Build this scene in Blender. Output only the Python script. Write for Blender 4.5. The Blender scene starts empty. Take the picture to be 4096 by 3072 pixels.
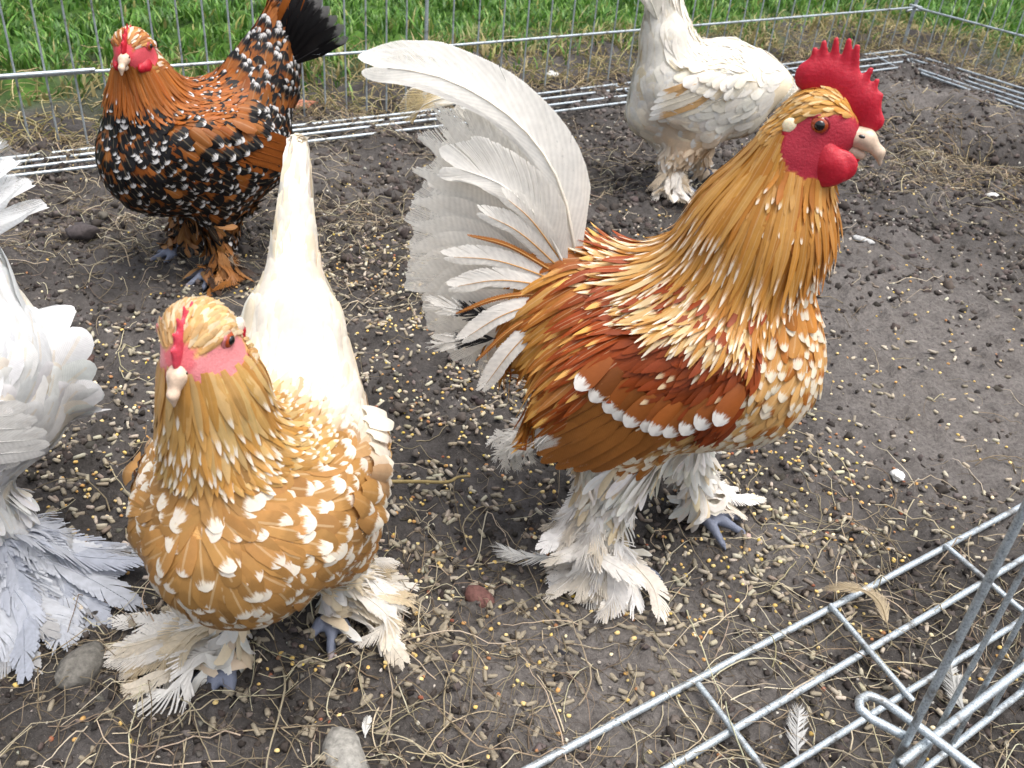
import bpy, math, random
import numpy as np
from mathutils import Vector, Matrix

rng = np.random.default_rng(11)
random.seed(5)
scene = bpy.context.scene
COL = scene.collection

# ------------------------------------------------------------------ camera
CAM_H, FPX = 0.5, 900.0                      # eye height (m), focal length in pixels of a 1024 wide frame
_up = np.array([126.0, 1380.0, -FPX]); _up /= np.linalg.norm(_up)
_fy = np.array([0, 0, 1.0]) - _up[2] * _up; _fy /= np.linalg.norm(_fy)
_fx = np.cross(_fy, _up)
if _fx[0] < 0: _fx = -_fx
CAM_R = np.stack([_fx, _fy, _up])            # columns: camera right, up, forward in world axes


def spot(px, py, z=0.0):
    """world point at height z that the photograph shows at pixel (px, py) of 1024x768"""
    d = CAM_R @ np.array([px - 512.0, 384.0 - py, FPX])
    t = (z - CAM_H) / d[2]
    return np.array([0, 0, CAM_H]) + t * d


cam = bpy.data.cameras.new('camera')
cam_ob = bpy.data.objects.new('camera', cam); COL.objects.link(cam_ob)
M = Matrix.Identity(4)
for i in range(3):
    M[i][0], M[i][1], M[i][2] = CAM_R[i][0], CAM_R[i][1], -CAM_R[i][2]
M[2][3] = CAM_H
cam_ob.matrix_world = M
cam.sensor_width = 36.0
cam.lens = 36.0 * FPX / 1024.0
cam.clip_start, cam.clip_end = 0.02, 400.0
cam.dof.use_dof = True
cam.dof.focus_distance = 0.72
cam.dof.aperture_fstop = 20.0
scene.camera = cam_ob

# ------------------------------------------------------------------ light
SUN_EL, SUN_AZ = math.radians(74), math.radians(110)      # high and soft
world = bpy.data.worlds.new('World'); scene.world = world
world.use_nodes = True
wn = world.node_tree.nodes; wl = world.node_tree.links
bg = wn['Background']
sky = wn.new('ShaderNodeTexSky'); sky.sky_type = 'NISHITA'; sky.sun_disc = False
sky.sun_elevation = SUN_EL; sky.sun_rotation = SUN_AZ
sky.air_density = 1.0; sky.dust_density = 6.0; sky.ozone_density = 0.6
hsv = wn.new('ShaderNodeHueSaturation'); hsv.inputs['Saturation'].default_value = 0.45     # overcast: the sky is nearly white
wl.new(sky.outputs[0], hsv.inputs['Color']); wl.new(hsv.outputs[0], bg.inputs[0]); bg.inputs[1].default_value = 0.15
sun = bpy.data.lights.new('sun', 'SUN'); sun.energy = 0.8; sun.angle = math.radians(50); sun.color = (1.0, 0.97, 0.92)
sun_ob = bpy.data.objects.new('sun', sun); COL.objects.link(sun_ob)
sd = Vector((math.sin(SUN_AZ) * math.cos(SUN_EL), math.cos(SUN_AZ) * math.cos(SUN_EL), math.sin(SUN_EL)))
sun_ob.rotation_euler = sd.to_track_quat('Z', 'Y').to_euler()
scene.view_settings.view_transform = 'Standard'
scene.view_settings.look = 'None'
scene.view_settings.exposure = 1.1
scene.view_settings.gamma = 1.0
scene.view_settings.use_curve_mapping = False
scene.render.engine = 'CYCLES'
scene.cycles.max_bounces = 6
scene.cycles.use_denoising = True


# ------------------------------------------------------------------ helpers
def S(r, g, b, a=1.0):
    """sRGB 0..255 to linear"""
    f = lambda c: (c / 255 / 12.92) if c / 255 <= 0.04045 else ((c / 255 + 0.055) / 1.055) ** 2.4
    return (f(r), f(g), f(b), a)


def SN(*c): return np.array(S(*c)[:3])


def nrm(v):
    return v / (np.linalg.norm(v, axis=-1, keepdims=True) + 1e-12)


def mesh_obj(name, V, Fs, mat=None, parent=None, cols=None, uv=None, smooth=True, link=True):
    """V Nx3; Fs array (Mx3 or Mx4) or a list of such arrays; cols {attr: NxC}; uv Nx2 per vertex"""
    me = bpy.data.meshes.new(name)
    if not isinstance(Fs, list): Fs = [Fs]
    Fs = [np.asarray(f, np.int32) for f in Fs if len(f)]
    V = np.asarray(V, np.float32)
    me.vertices.add(len(V)); me.vertices.foreach_set('co', V.ravel())
    loops = np.concatenate([f.ravel() for f in Fs])
    tot = np.concatenate([np.full(len(f), f.shape[1], np.int32) for f in Fs])
    st = np.concatenate([[0], np.cumsum(tot)[:-1]]).astype(np.int32)
    me.loops.add(len(loops)); me.loops.foreach_set('vertex_index', loops)
    me.polygons.add(len(tot)); me.polygons.foreach_set('loop_start', st); me.polygons.foreach_set('loop_total', tot)
    if smooth: me.polygons.foreach_set('use_smooth', np.ones(len(tot), bool))
    if uv is not None:
        l = me.uv_layers.new(name='UVMap')
        l.data.foreach_set('uv', np.asarray(uv, np.float32)[loops].ravel())
    for k, c in (cols or {}).items():
        c = np.asarray(c, np.float32)
        if c.shape[1] == 3: c = np.concatenate([c, np.ones((len(c), 1), np.float32)], 1)
        a = me.attributes.new(k, 'FLOAT_COLOR', 'POINT'); a.data.foreach_set('color', c.ravel())
    me.update(calc_edges=True)
    if mat: me.materials.append(mat)
    o = bpy.data.objects.new(name, me)
    if link: COL.objects.link(o)
    if parent is not None: o.parent = parent
    return o


def thing(name, label, cat, loc=(0, 0, 0), rz=0.0, group=None):
    o = bpy.data.objects.new(name, None); COL.objects.link(o)
    o.empty_display_size = 0.02
    o.location = loc; o.rotation_euler = (0, 0, rz)
    return tag(o, label, cat, group)


def tag(o, label, cat, group=None):
    o['label'] = label; o['category'] = cat
    if group: o['group'] = group
    return o


def kind(o, k): o['kind'] = k; return o


class MB:
    """collects vertices, quads and tris for one mesh"""
    def __init__(s): s.v = []; s.q = []; s.t = []; s.c = {}; s.uv = []; s.n = 0
    def add(s, V, Q=None, T=None, uv=None, **cols):
        V = np.asarray(V, np.float32).reshape(-1, 3)
        s.v.append(V)
        if Q is not None and len(Q): s.q.append(np.asarray(Q) + s.n)
        if T is not None and len(T): s.t.append(np.asarray(T) + s.n)
        if uv is not None: s.uv.append(np.asarray(uv, np.float32).reshape(-1, 2))
        for k, c in cols.items():
            c = np.asarray(c, np.float32)
            if c.ndim == 1: c = np.tile(c[:3], (len(V), 1))
            s.c.setdefault(k, []).append(c[:, :3])
        s.n += len(V); return s
    def build(s, name, mat, parent=None, smooth=True):
        F = []
        if s.q: F.append(np.concatenate(s.q))
        if s.t: F.append(np.concatenate(s.t))
        return mesh_obj(name, np.concatenate(s.v), F, mat, parent, {k: np.concatenate(c) for k, c in s.c.items()},
                        np.concatenate(s.uv) if s.uv else None, smooth)


def tube(P, R, k=6, cap=True):
    P = np.asarray(P, float); n = len(P); R = np.broadcast_to(np.asarray(R, float), (n,))
    T = nrm(np.gradient(P, axis=0))
    a = np.array([0, 0, 1.0]) if abs(T[0][2]) < 0.9 else np.array([1.0, 0, 0])
    U = nrm(np.cross(T, a)); W = np.cross(T, U)
    ang = np.linspace(0, 2 * np.pi, k, endpoint=False)
    V = P[:, None] + R[:, None, None] * (np.cos(ang)[None, :, None] * U[:, None] + np.sin(ang)[None, :, None] * W[:, None])
    i = np.arange(n - 1)[:, None] * k; j = np.arange(k)[None]
    j2 = (j + 1) % k
    Q = np.stack([i + j, i + j2, i + k + j2, i + k + j], -1).reshape(-1, 4)
    V = V.reshape(-1, 3); Tr = np.zeros((0, 3), int)
    if cap:
        V = np.concatenate([V, P[:1], P[-1:]]); c0, c1 = n * k, n * k + 1; jj = np.arange(k)
        Tr = np.concatenate([np.stack([np.full(k, c0), (jj + 1) % k, jj], 1), np.stack([np.full(k, c1), (n - 1) * k + jj, (n - 1) * k + (jj + 1) % k], 1)])
    return V, Q, Tr


def hash3(ix, iy, iz):
    h = (ix.astype(np.int64) * 374761393 + iy.astype(np.int64) * 668265263 + iz.astype(np.int64) * 2147483647) & 0xffffffff
    h = ((h ^ (h >> 13)) * 1274126177) & 0xffffffff
    return ((h ^ (h >> 16)) & 0xffff) / 65535.0


def vnoise(x, y, z=None):
    z = np.zeros_like(x) if z is None else z
    i, j, k = np.floor(x), np.floor(y), np.floor(z)
    f, g, h = x - i, y - j, z - k
    f, g, h = (t * t * (3 - 2 * t) for t in (f, g, h))
    r = 0
    for a in (0, 1):
        for b in (0, 1):
            for c in (0, 1):
                r = r + hash3(i + a, j + b, k + c) * (f if a else 1 - f) * (g if b else 1 - g) * (h if c else 1 - h)
    return r


def fbm(x, y, o=4):
    r, a, t = 0, 1, 0
    for k in range(o):
        r = r + a * vnoise(x * 2 ** k + 17.3 * k, y * 2 ** k - 9.1 * k); t += a; a *= 0.5
    return r / t


def smooth(a, b, x):
    t = np.clip((x - a) / (b - a), 0, 1); return t * t * (3 - 2 * t)


# ------------------------------------------------------------------ materials
def new_mat(name):
    m = bpy.data.materials.new(name); m.use_nodes = True
    nt = m.node_tree; b = nt.nodes['Principled BSDF']
    return m, nt, b


def nd(nt, t, **kw):
    n = nt.nodes.new(t)
    for k, v in kw.items(): setattr(n, k, v)
    return n


def mth(nt, op, a, b=None, c=None, clamp=False):
    n = nt.nodes.new('ShaderNodeMath'); n.operation = op; n.use_clamp = clamp
    for i, x in enumerate((a, b, c)):
        if x is None: continue
        if isinstance(x, (int, float)): n.inputs[i].default_value = x
        else: nt.links.new(x, n.inputs[i])
    return n.outputs[0]


def mixc(nt, f, a, b, typ='MIX'):
    n = nt.nodes.new('ShaderNodeMix'); n.data_type = 'RGBA'; n.blend_type = typ
    for i, x in ((0, f), (6, a), (7, b)):
        if isinstance(x, (int, float)): n.inputs[i].default_value = x
        elif isinstance(x, tuple): n.inputs[i].default_value = x
        else: nt.links.new(x, n.inputs[i])
    return n.outputs[2]


def noise(nt, scale, detail=4, rough=0.6, vec=None, dim='3D'):
    n = nt.nodes.new('ShaderNodeTexNoise'); n.noise_dimensions = dim
    n.inputs['Scale'].default_value = scale; n.inputs['Detail'].default_value = detail; n.inputs['Roughness'].default_value = rough
    if vec is not None: nt.links.new(vec, n.inputs['Vector'])
    return n.outputs['Fac']


def ramp(nt, fac, stops):
    n = nt.nodes.new('ShaderNodeValToRGB'); e = n.color_ramp.elements
    while len(e) < len(stops): e.new(0.5)
    for k, (p, c) in zip(e, stops): k.position = p; k.color = c
    nt.links.new(fac, n.inputs[0]); return n.outputs[0]


def bump(nt, h, strength, dist, b):
    n = nt.nodes.new('ShaderNodeBump'); n.inputs['Strength'].default_value = strength; n.inputs['Distance'].default_value = dist
    nt.links.new(h, n.inputs['Height']); nt.links.new(n.outputs[0], b.inputs['Normal'])


def attr(nt, name):
    n = nt.nodes.new('ShaderNodeAttribute'); n.attribute_name = name; return n


def feather_material():
    m, nt, b = new_mat('feather')
    uvn = nd(nt, 'ShaderNodeUVMap'); sx = nd(nt, 'ShaderNodeSeparateXYZ'); nt.links.new(uvn.outputs[0], sx.inputs[0])
    u, v = sx.outputs[0], sx.outputs[1]
    au = mth(nt, 'ABSOLUTE', u)
    fp = attr(nt, 'fp'); sf = nd(nt, 'ShaderNodeSeparateColor'); nt.links.new(fp.outputs['Color'], sf.inputs[0])
    thr1, thr2, shaft = sf.outputs
    geo = nd(nt, 'ShaderNodeNewGeometry')
    rnd = noise(nt, 260, 2, 0.6, geo.outputs['Position'])
    big = noise(nt, 40, 3, 0.6, geo.outputs['Position'])
    # position along the feather; markings bow back at the edges and end in ragged streaks along the barbs
    cv = nd(nt, 'ShaderNodeCombineXYZ')
    nt.links.new(mth(nt, 'ADD', mth(nt, 'MULTIPLY', u, 2.6), mth(nt, 'MULTIPLY', thr1, 311)), cv.inputs[0])
    nt.links.new(mth(nt, 'MULTIPLY', v, 1.3), cv.inputs[1]); nt.links.new(mth(nt, 'MULTIPLY', thr2, 173), cv.inputs[2])
    streak = noise(nt, 2.2, 4, 0.7, cv.outputs[0])
    q = mth(nt, 'ADD', v, mth(nt, 'MULTIPLY', mth(nt, 'SUBTRACT', streak, 0.5), 0.42))
    q = mth(nt, 'ADD', q, mth(nt, 'MULTIPLY', mth(nt, 'SUBTRACT', rnd, 0.5), 0.10))
    q1 = mth(nt, 'SUBTRACT', q, mth(nt, 'MULTIPLY', mth(nt, 'MULTIPLY', au, au), 0.10))
    m1 = mth(nt, 'MULTIPLY', mth(nt, 'SUBTRACT', q1, mth(nt, 'SUBTRACT', thr1, 0.07)), 11, clamp=True)
    m2 = mth(nt, 'MULTIPLY', mth(nt, 'SUBTRACT', q, mth(nt, 'SUBTRACT', thr2, 0.04)), 9, clamp=True)
    c = mixc(nt, m2, attr(nt, 'c0').outputs['Color'], attr(nt, 'c2').outputs['Color'])
    c = mixc(nt, m1, c, attr(nt, 'c1').outputs['Color'])
    # shaft line
    sm = mth(nt, 'MULTIPLY', mth(nt, 'LESS_THAN', au, 0.10), mth(nt, 'MULTIPLY', shaft, mth(nt, 'LESS_THAN', v, 0.86)))
    c = mixc(nt, sm, c, S(228, 205, 165))
    # barbs: fine lines slanting out from the shaft
    bar = mth(nt, 'SINE', mth(nt, 'ADD', mth(nt, 'MULTIPLY', v, 170), mth(nt, 'MULTIPLY', au, -46)))
    mod = mth(nt, 'ADD', mth(nt, 'ADD', 0.80, mth(nt, 'MULTIPLY', bar, 0.05)), mth(nt, 'MULTIPLY', big, 0.36))
    mod = mth(nt, 'ADD', mod, mth(nt, 'MULTIPLY', mth(nt, 'SUBTRACT', rnd, 0.5), 0.25))
    hs = nd(nt, 'ShaderNodeHueSaturation'); nt.links.new(c, hs.inputs['Color']); nt.links.new(mod, hs.inputs['Value'])
    nt.links.new(hs.outputs[0], b.inputs['Base Color'])
    b.inputs['Roughness'].default_value = 0.5
    b.inputs['Specular IOR Level'].default_value = 0.35
    bump(nt, bar, 0.07, 0.0006, b)
    tr = nd(nt, 'ShaderNodeBsdfTranslucent'); nt.links.new(hs.outputs[0], tr.inputs[0])
    mx = nd(nt, 'ShaderNodeMixShader'); mx.inputs[0].default_value = 0.33
    nt.links.new(b.outputs[0], mx.inputs[1]); nt.links.new(tr.outputs[0], mx.inputs[2])
    nt.links.new(mx.outputs[0], nt.nodes['Material Output'].inputs[0])
    return m


def attr_material(name, rough=0.6, spec=0.4, nscale=400, namp=0.35, bstr=0.4, bdist=0.001, sss=0.0, attrname='c0'):
    m, nt, b = new_mat(name)
    geo = nd(nt, 'ShaderNodeTexCoord')
    n1 = noise(nt, nscale, 4, 0.65, geo.outputs['Object'])
    hs = nd(nt, 'ShaderNodeHueSaturation')
    nt.links.new(attr(nt, attrname).outputs['Color'], hs.inputs['Color'])
    nt.links.new(mth(nt, 'ADD', 1 - namp / 2, mth(nt, 'MULTIPLY', n1, namp)), hs.inputs['Value'])
    nt.links.new(hs.outputs[0], b.inputs['Base Color'])
    b.inputs['Roughness'].default_value = rough; b.inputs['Specular IOR Level'].default_value = spec
    if sss: b.inputs['Subsurface Weight'].default_value = sss; b.inputs['Subsurface Radius'].default_value = (0.004, 0.0015, 0.001); b.inputs['Subsurface Scale'].default_value = 0.6
    bump(nt, n1, bstr, bdist, b)
    return m


def plain(name, col, rough=0.6, spec=0.4, metallic=0.0, nscale=200, namp=0.3, bstr=0.2, bdist=0.001, coord='Object'):
    m, nt, b = new_mat(name)
    tc = nd(nt, 'ShaderNodeTexCoord')
    n1 = noise(nt, nscale, 5, 0.65, tc.outputs[coord])
    lo = tuple(c * (1 - namp) for c in col[:3]) + (1,); hi = tuple(min(1, c * (1 + namp)) for c in col[:3]) + (1,)
    nt.links.new(ramp(nt, n1, [(0.3, lo), (0.7, hi)]), b.inputs['Base Color'])
    b.inputs['Roughness'].default_value = rough; b.inputs['Specular IOR Level'].default_value = spec; b.inputs['Metallic'].default_value = metallic
    if bstr: bump(nt, n1, bstr, bdist, b)
    return m


MF = feather_material()
MSKIN = attr_material('bird_skin', 0.5, 0.4, 700, 0.5, 0.5, 0.0012)
MCOMB = attr_material('comb_skin', 0.45, 0.45, 520, 0.45, 0.40, 0.0012, sss=0.3)
MBEAK = plain('beak_horn', S(196, 172, 150), 0.4, 0.5, 0, 250, 0.25, 0.1)
MIRIS = plain('iris', S(150, 62, 22), 0.12, 0.6, 0, 900, 0.3, 0)
MPUPIL = plain('pupil', S(10, 8, 8), 0.06, 0.7, 0, 200, 0.0, 0)
MLITTER = attr_material('litter', 0.8, 0.25, 900, 0.5, 0.5, 0.0006)


def galvanised():
    m, nt, b = new_mat('galvanised_wire')
    g = nd(nt, 'ShaderNodeNewGeometry')
    n1 = noise(nt, 900, 3, 0.7, g.outputs['Position']); n2 = noise(nt, 60, 4, 0.7, g.outputs['Position'])
    c = ramp(nt, n1, [(0.30, S(104, 112, 116)), (0.48, S(172, 182, 188)), (0.7, S(205, 213, 218))])
    dirt = mth(nt, 'MULTIPLY', mth(nt, 'SUBTRACT', n2, 0.52), 7, clamp=True)
    c = mixc(nt, mth(nt, 'MULTIPLY', dirt, 0.8), c, S(92, 82, 70))
    nt.links.new(c, b.inputs['Base Color'])
    b.inputs['Metallic'].default_value = 0.55; b.inputs['Roughness'].default_value = 0.42
    bump(nt, n1, 0.3, 0.0006, b)
    return m


MWIRE = galvanised()


def soil_material():
    m, nt, b = new_mat('soil')
    g = nd(nt, 'ShaderNodeNewGeometry'); p = g.outputs['Position']
    n0 = noise(nt, 3.2, 3, 0.6, p); n1 = noise(nt, 26, 5, 0.7, p); n2 = noise(nt, 240, 4, 0.7, p); n3 = noise(nt, 1100, 2, 0.7, p)
    k = mth(nt, 'ADD', mth(nt, 'ADD', mth(nt, 'MULTIPLY', n0, 0.55), mth(nt, 'MULTIPLY', n1, 0.45)), mth(nt, 'MULTIPLY', n2, 0.30))
    c = ramp(nt, k, [(0.42, S(34, 31, 30)), (0.60, S(61, 58, 56)), (0.76, S(87, 83, 81)), (0.9, S(111, 107, 104))])
    dry = mth(nt, 'MULTIPLY', attr(nt, 'dry').outputs['Fac'], mth(nt, 'ADD', 0.25, mth(nt, 'MULTIPLY', n1, 1.1)), clamp=True)
    c = mixc(nt, dry, c, ramp(nt, n2, [(0.3, S(83, 79, 77)), (0.7, S(121, 116, 112))]))     # packed dry soil
    grit = mth(nt, 'MULTIPLY', mth(nt, 'SUBTRACT', n3, 0.66), 12, clamp=True)
    c = mixc(nt, mth(nt, 'MULTIPLY', grit, 0.55), c, S(172, 164, 152))
    dk = mth(nt, 'MULTIPLY', mth(nt, 'SUBTRACT', 0.40, n2), 8, clamp=True)
    c = mixc(nt, mth(nt, 'MULTIPLY', dk, 0.6), c, S(38, 32, 29))
    # turf under the grass
    ga = attr(nt, 'turf'); gf = ga.outputs['Fac']
    gc = ramp(nt, n1, [(0.35, S(40, 62, 26)), (0.62, S(72, 104, 38))])
    c = mixc(nt, gf, c, gc)
    nt.links.new(c, b.inputs['Base Color'])
    b.inputs['Roughness'].default_value = 0.92; b.inputs['Specular IOR Level'].default_value = 0.2
    h = mth(nt, 'ADD', mth(nt, 'MULTIPLY', n2, 0.7), mth(nt, 'MULTIPLY', n3, 0.35))
    bump(nt, h, 0.9, 0.004, b)
    return m


MSOIL = soil_material()

# ------------------------------------------------------------------ ground
FA = spot(-90, 166)[:2]; FSEAM = spot(430, 108.5)[:2]; FC = spot(901, 50.2)[:2]; FR = spot(1150, 127)[:2]   # line of the back and right fence foot


def seg_dist(x, y, a, b):
    d = b - a; t = np.clip(((x - a[0]) * d[0] + (y - a[1]) * d[1]) / (d @ d), 0, 1)
    return np.hypot(x - a[0] - t * d[0], y - a[1] - t * d[1])


def outside(x, y):
    """signed distance outward past the back / right fence (positive on the lawn)"""
    def sd_(a, b):
        d = (b - a) / np.linalg.norm(b - a); return -(d[1] * (x - a[0]) - d[0] * (y - a[1]))
    return np.maximum(np.maximum(sd_(FA, FC), sd_(FC, FR)), -9)


MND = spot(940, 118)[:2]; HOLE = spot(1003, 158)[:2]; HOLE2 = spot(545, 172)[:2]; PIT = spot(600, 178)[:2]


def gz(x, y):
    x = np.asarray(x, float); y = np.asarray(y, float)
    o = outside(x, y)
    z = (fbm(x * 5, y * 5, 3) - 0.5) * 0.022 + (fbm(x * 34, y * 34, 3) - 0.5) * 0.010
    far = smooth(0.9, 1.4, y)
    z = z + far * (fbm(x * 11 + 3, y * 11, 4) - 0.48) * 0.05
    z = z + 0.050 * np.exp(-(((x - MND[0]) / 0.16) ** 2 + ((y - MND[1]) / 0.16) ** 2)) * (0.35 + 1.2 * fbm(x * 16, y * 16, 4))
    z = z - 0.075 * np.exp(-(((x - HOLE[0]) / 0.08) ** 2 + ((y - HOLE[1]) / 0.05) ** 2))
    z = z - 0.03 * np.exp(-(((x - PIT[0]) / 0.07) ** 2 + ((y - PIT[1]) / 0.06) ** 2))
    flat = smooth(0.62, 0.36, y) * smooth(-.05, .2, x) + smooth(.72, .5, np.hypot(x - .8, y - .75)) 
    z = z * (1 - .75 * np.clip(flat, 0, 1)) - .002 * np.clip(flat, 0, 1)
    bank = smooth(-0.05, 0.18, o)
    z = z * (1 - 0.4 * bank) + bank * (0.028 + (fbm(x * 7, y * 7, 4) - 0.5) * 0.05)
    return z


def blob(x, y, px, py, r, e=1.0):
    c = spot(px, py); return np.exp(-(((x - c[0]) ** 2 + ((y - c[1]) / e) ** 2) / (r * r)))


bare = lambda x, y: np.clip(blob(x, y, 650, 650, .11, .8) + blob(x, y, 930, 320, .24, 1.1) + blob(x, y, 980, 430, .14) + blob(x, y, 790, 545, .05) + .7 * blob(x, y, 320, 165, .15, .6) + .8 * blob(x, y, 545, 680, .07) + blob(x, y, 930, 110, .2), 0, 1)     # trodden dry patches


def ground():
    def axis(lo, hi, fine_lo, fine_hi, df, growth=1.18):
        a = list(np.arange(fine_lo, fine_hi, df)); d = df
        x = a[-1]
        while x < hi: d *= growth; x += d; a.append(x)
        d = df; x = a[0]; b = []
        while x > lo: d *= growth; x -= d; b.append(x)
        return np.array(b[::-1] + a)
    X = axis(-150, 150, -0.80, 1.35, 0.0054); Y = axis(-150, 300, 0.28, 2.75, 0.0058)
    gx, gy = np.meshgrid(X, Y, indexing='ij')
    z = gz(gx, gy)
    near = (1 - .5 * smooth(1.0, 1.6, gy)) * smooth(2.9, 2.2, gy) * smooth(0.05, -0.02, outside(gx, gy))
    cl = fbm(gx * 90, gy * 90, 3)
    near = near * (1 - .6 * smooth(0.62, 0.36, gy) * smooth(-.05, .2, gx))
    z = z + near * (np.clip(cl - 0.52, 0, 1) * 0.030 - np.clip(0.42 - cl, 0, 1) * 0.014)
    V = np.stack([gx, gy, z], -1).reshape(-1, 3)
    nx, ny = gx.shape
    i = np.arange(nx - 1)[:, None] * ny; j = np.arange(ny - 1)[None]
    Q = np.stack([i + j, i + ny + j, i + ny + j + 1, i + j + 1], -1).reshape(-1, 4)
    o = outside(gx, gy) + (fbm(gx * 6, gy * 6, 3) - 0.5) * 0.34
    tf = (smooth(0.12, 0.34, o)).reshape(-1, 1) * np.ones((1, 3))
    g = mesh_obj('ground', V, Q, MSOIL, cols={'turf': tf, 'dry': bare(gx, gy).reshape(-1, 1) * np.ones((1, 3))})
    kind(g, 'structure')


ground()

# ------------------------------------------------------------------ wire pen panels
def _unit_wire(k):
    V, Q, T = tube([[0, 0, 0], [0, 0, 0.5], [0, 0, 1]], 1.0, k)
    o = mesh_obj('wire', V, [Q, T], MWIRE, link=False); me = o.data; bpy.data.objects.remove(o); return me


WIRE_ME = _unit_wire(8)


def wire(name, a, b, r, parent):
    """a straight wire from a to b (world), a copy of one shared mesh"""
    a, b = Vector(a), Vector(b); d = b - a
    o = bpy.data.objects.new(name, WIRE_ME); COL.objects.link(o)
    o.parent = parent
    o.rotation_mode = 'QUATERNION'; o.rotation_quaternion = d.to_track_quat('Z', 'Y')
    o.location = a - parent.location; o.scale = (r, r, d.length)
    return o


def bent_wire(name, P, r, parent, k=8):
    P = np.asarray(P, float)
    Pr = [P[0]]
    for i in range(1, len(P) - 1):
        for t in (0.75, 0.9): Pr.append(P[i - 1] * (1 - t) + P[i] * t)
        for t in (0.1, 0.25): Pr.append(P[i] * (1 - t) + P[i + 1] * t)
    Pr.append(P[-1]); Pr = np.array(Pr) - np.array(parent.location)
    V, Q, T = tube(Pr, r, k)
    return mesh_obj(name, V, [Q, T], MWIRE, parent)


def lerp(a, b, t): return np.asarray(a) * (1 - t) + np.asarray(b) * t


def zl(p, dz=0.0): p = np.array(p, float); p[2] = max(p[2], gz(p[0], p[1])) + dz; return p


RROD, RVERT = 0.0026, 0.0016


def back_panel(label, a_px, b_px, n_vert, apron, rails, name='pen_panel', ties=()):
    """upright wires from a to b at the foot line, rails, and an apron of long wires lying inside the pen"""
    a, b = spot(*a_px), spot(*b_px)
    mid = (a + b) / 2
    p = thing(name, label, 'pen panel', tuple(mid), 0)
    for i in range(n_vert):
        q = lerp(a, b, i / (n_vert - 1)); zz = gz(q[0], q[1])
        end = i in (0, n_vert - 1)
        wire('upright_wire', (q[0], q[1], 0.004), (q[0], q[1], 0.46), 0.0030 if end else RVERT, p)
    d = nrm(b - a); n = np.array([d[1], -d[0], 0])          # into the pen
    for h in rails:
        off = n * (RVERT + RROD + 0.0005)
        wire('rail', a + off + [0, 0, h], b + off + [0, 0, h], RROD, p)
    for (pa, pb) in apron:
        A, B = spot(*pa, 0.012), spot(*pb, 0.012)
        wire('apron_wire', A, B, RROD, p)
    for t in ties:
        A0, B0 = spot(*apron[0][0], 0.006), spot(*apron[0][1], 0.006); A1, B1 = spot(*apron[-1][0], 0.006), spot(*apron[-1][1], 0.006)
        u = lerp(A0, B0, t) + [0, 0, 0.0045]; w = lerp(A1, B1, min(1, t + 0.05)) + [0, 0, 0.0045]
        wire('cross_wire', u, w, 0.0021, p)
    return p


RAILH = 0.112
pa = back_panel('galvanised wire pen panel along the lawn at the back left behind the dark spotted hen', (-90, 166), (424.3, 109.2), 22,
                [((-90, 169), (436, 110)), ((-90, 174.5), (440, 113.8)), ((-90, 181), (436, 119)), ((-90, 188), (436, 126.5))], (RAILH, RAILH * 2, 0.45), ties=(0.32,))
pb = back_panel('galvanised wire pen panel along the lawn running to the back corner behind the white hen', (424.6, 109.1), (901, 50.2), 28,
                [((426, 107.5), (903, 50)), ((428, 113), (905, 55)), ((434, 119.5), (909, 61)), ((430, 127.5), (911, 66))], (RAILH, RAILH * 2, 0.45), ties=(0.06, 0.30, 0.47, 0.66, 0.90))
pc = back_panel('galvanised wire pen panel on the right side running from the back corner towards the camera', (902.5, 50.4), (1150, 128), 19,
                [((905, 52), (1150, 128)), ((911, 59), (1150, 134)), ((915, 64), (1150, 141)), ((918, 69), (1150, 147)), ((922, 73.5), (1150, 153))], (RAILH * 1.0, RAILH * 2, 0.45), ties=(0.55,))
# closing end wires of the aprons at the back corner, and the corner clip
bent_wire('apron_end_wire', [spot(903, 50, .007), spot(906.5, 56, .007), spot(911, 66, .007), spot(902, 67.2, .007)], 0.0027, pb)
bent_wire('apron_end_wire', [spot(906, 52, .007), spot(914, 64, .007), spot(922, 73.5, .007), spot(931, 77.2, .007)], 0.0027, pc)
c = spot(902, 50.3); 
bent_wire('corner_clip', [c + [-.02, -.012, RAILH + .006], c + [.012, -.012, RAILH + .002], c + [.022, 0.0, RAILH - .006], c + [-.004, .012, RAILH - .010], c + [-.02, 0, RAILH - .012]], 0.0032, pc)
# doubled end of the middle rail at the left
a_, b_ = spot(-90, 166), spot(424.3, 109.2); d_ = nrm(b_ - a_); n_ = np.array([d_[1], -d_[0], 0])
q0, q1 = lerp(a_, b_, 0.0), lerp(a_, b_, 0.318)
wire('rail_sleeve', q0 + n_ * .0105 + [0, 0, RAILH + .004], q1 + n_ * .0105 + [0, 0, RAILH + .004], 0.0032, pa)

# near panel: apron lying inside the pen, foot wire, uprights beside the camera
na = spot(640, 1000); 
NB = spot(870, 813); NE = spot(1290, 476)
near = thing('pen_panel', 'galvanised wire pen panel in the near right corner with apron wires lying on straw', 'pen panel', tuple(NB), 0)
for i, (p0, p1) in enumerate([((300, 891), (1200, 411)), ((440, 903), (1200, 454)), ((600, 885), (1200, 508)), ((660, 980), (1200, 550))]):
    A, B = spot(*p0, .006), spot(*p1, .006)
    wire('apron_wire', A, B, 0.0027 if i < 2 else 0.0024, near)
for p0, p1 in (((698, 684), (763, 768)), ((830, 605), (913, 701)), ((945, 545), (1024, 612)), ((763, 768), (830, 852)), ((1040, 492), (1120, 556))):
    A, B = spot(*p0, .0105), spot(*p1, .0105)
    wire('cross_wire', A, B, 0.0022, near)
RH = 0.066
dN = nrm(spot(1200, 550) - spot(660, 980)); nN = np.array([-dN[1], dN[0], 0])
f0 = spot(870, 813); f0[2] = 0
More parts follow.
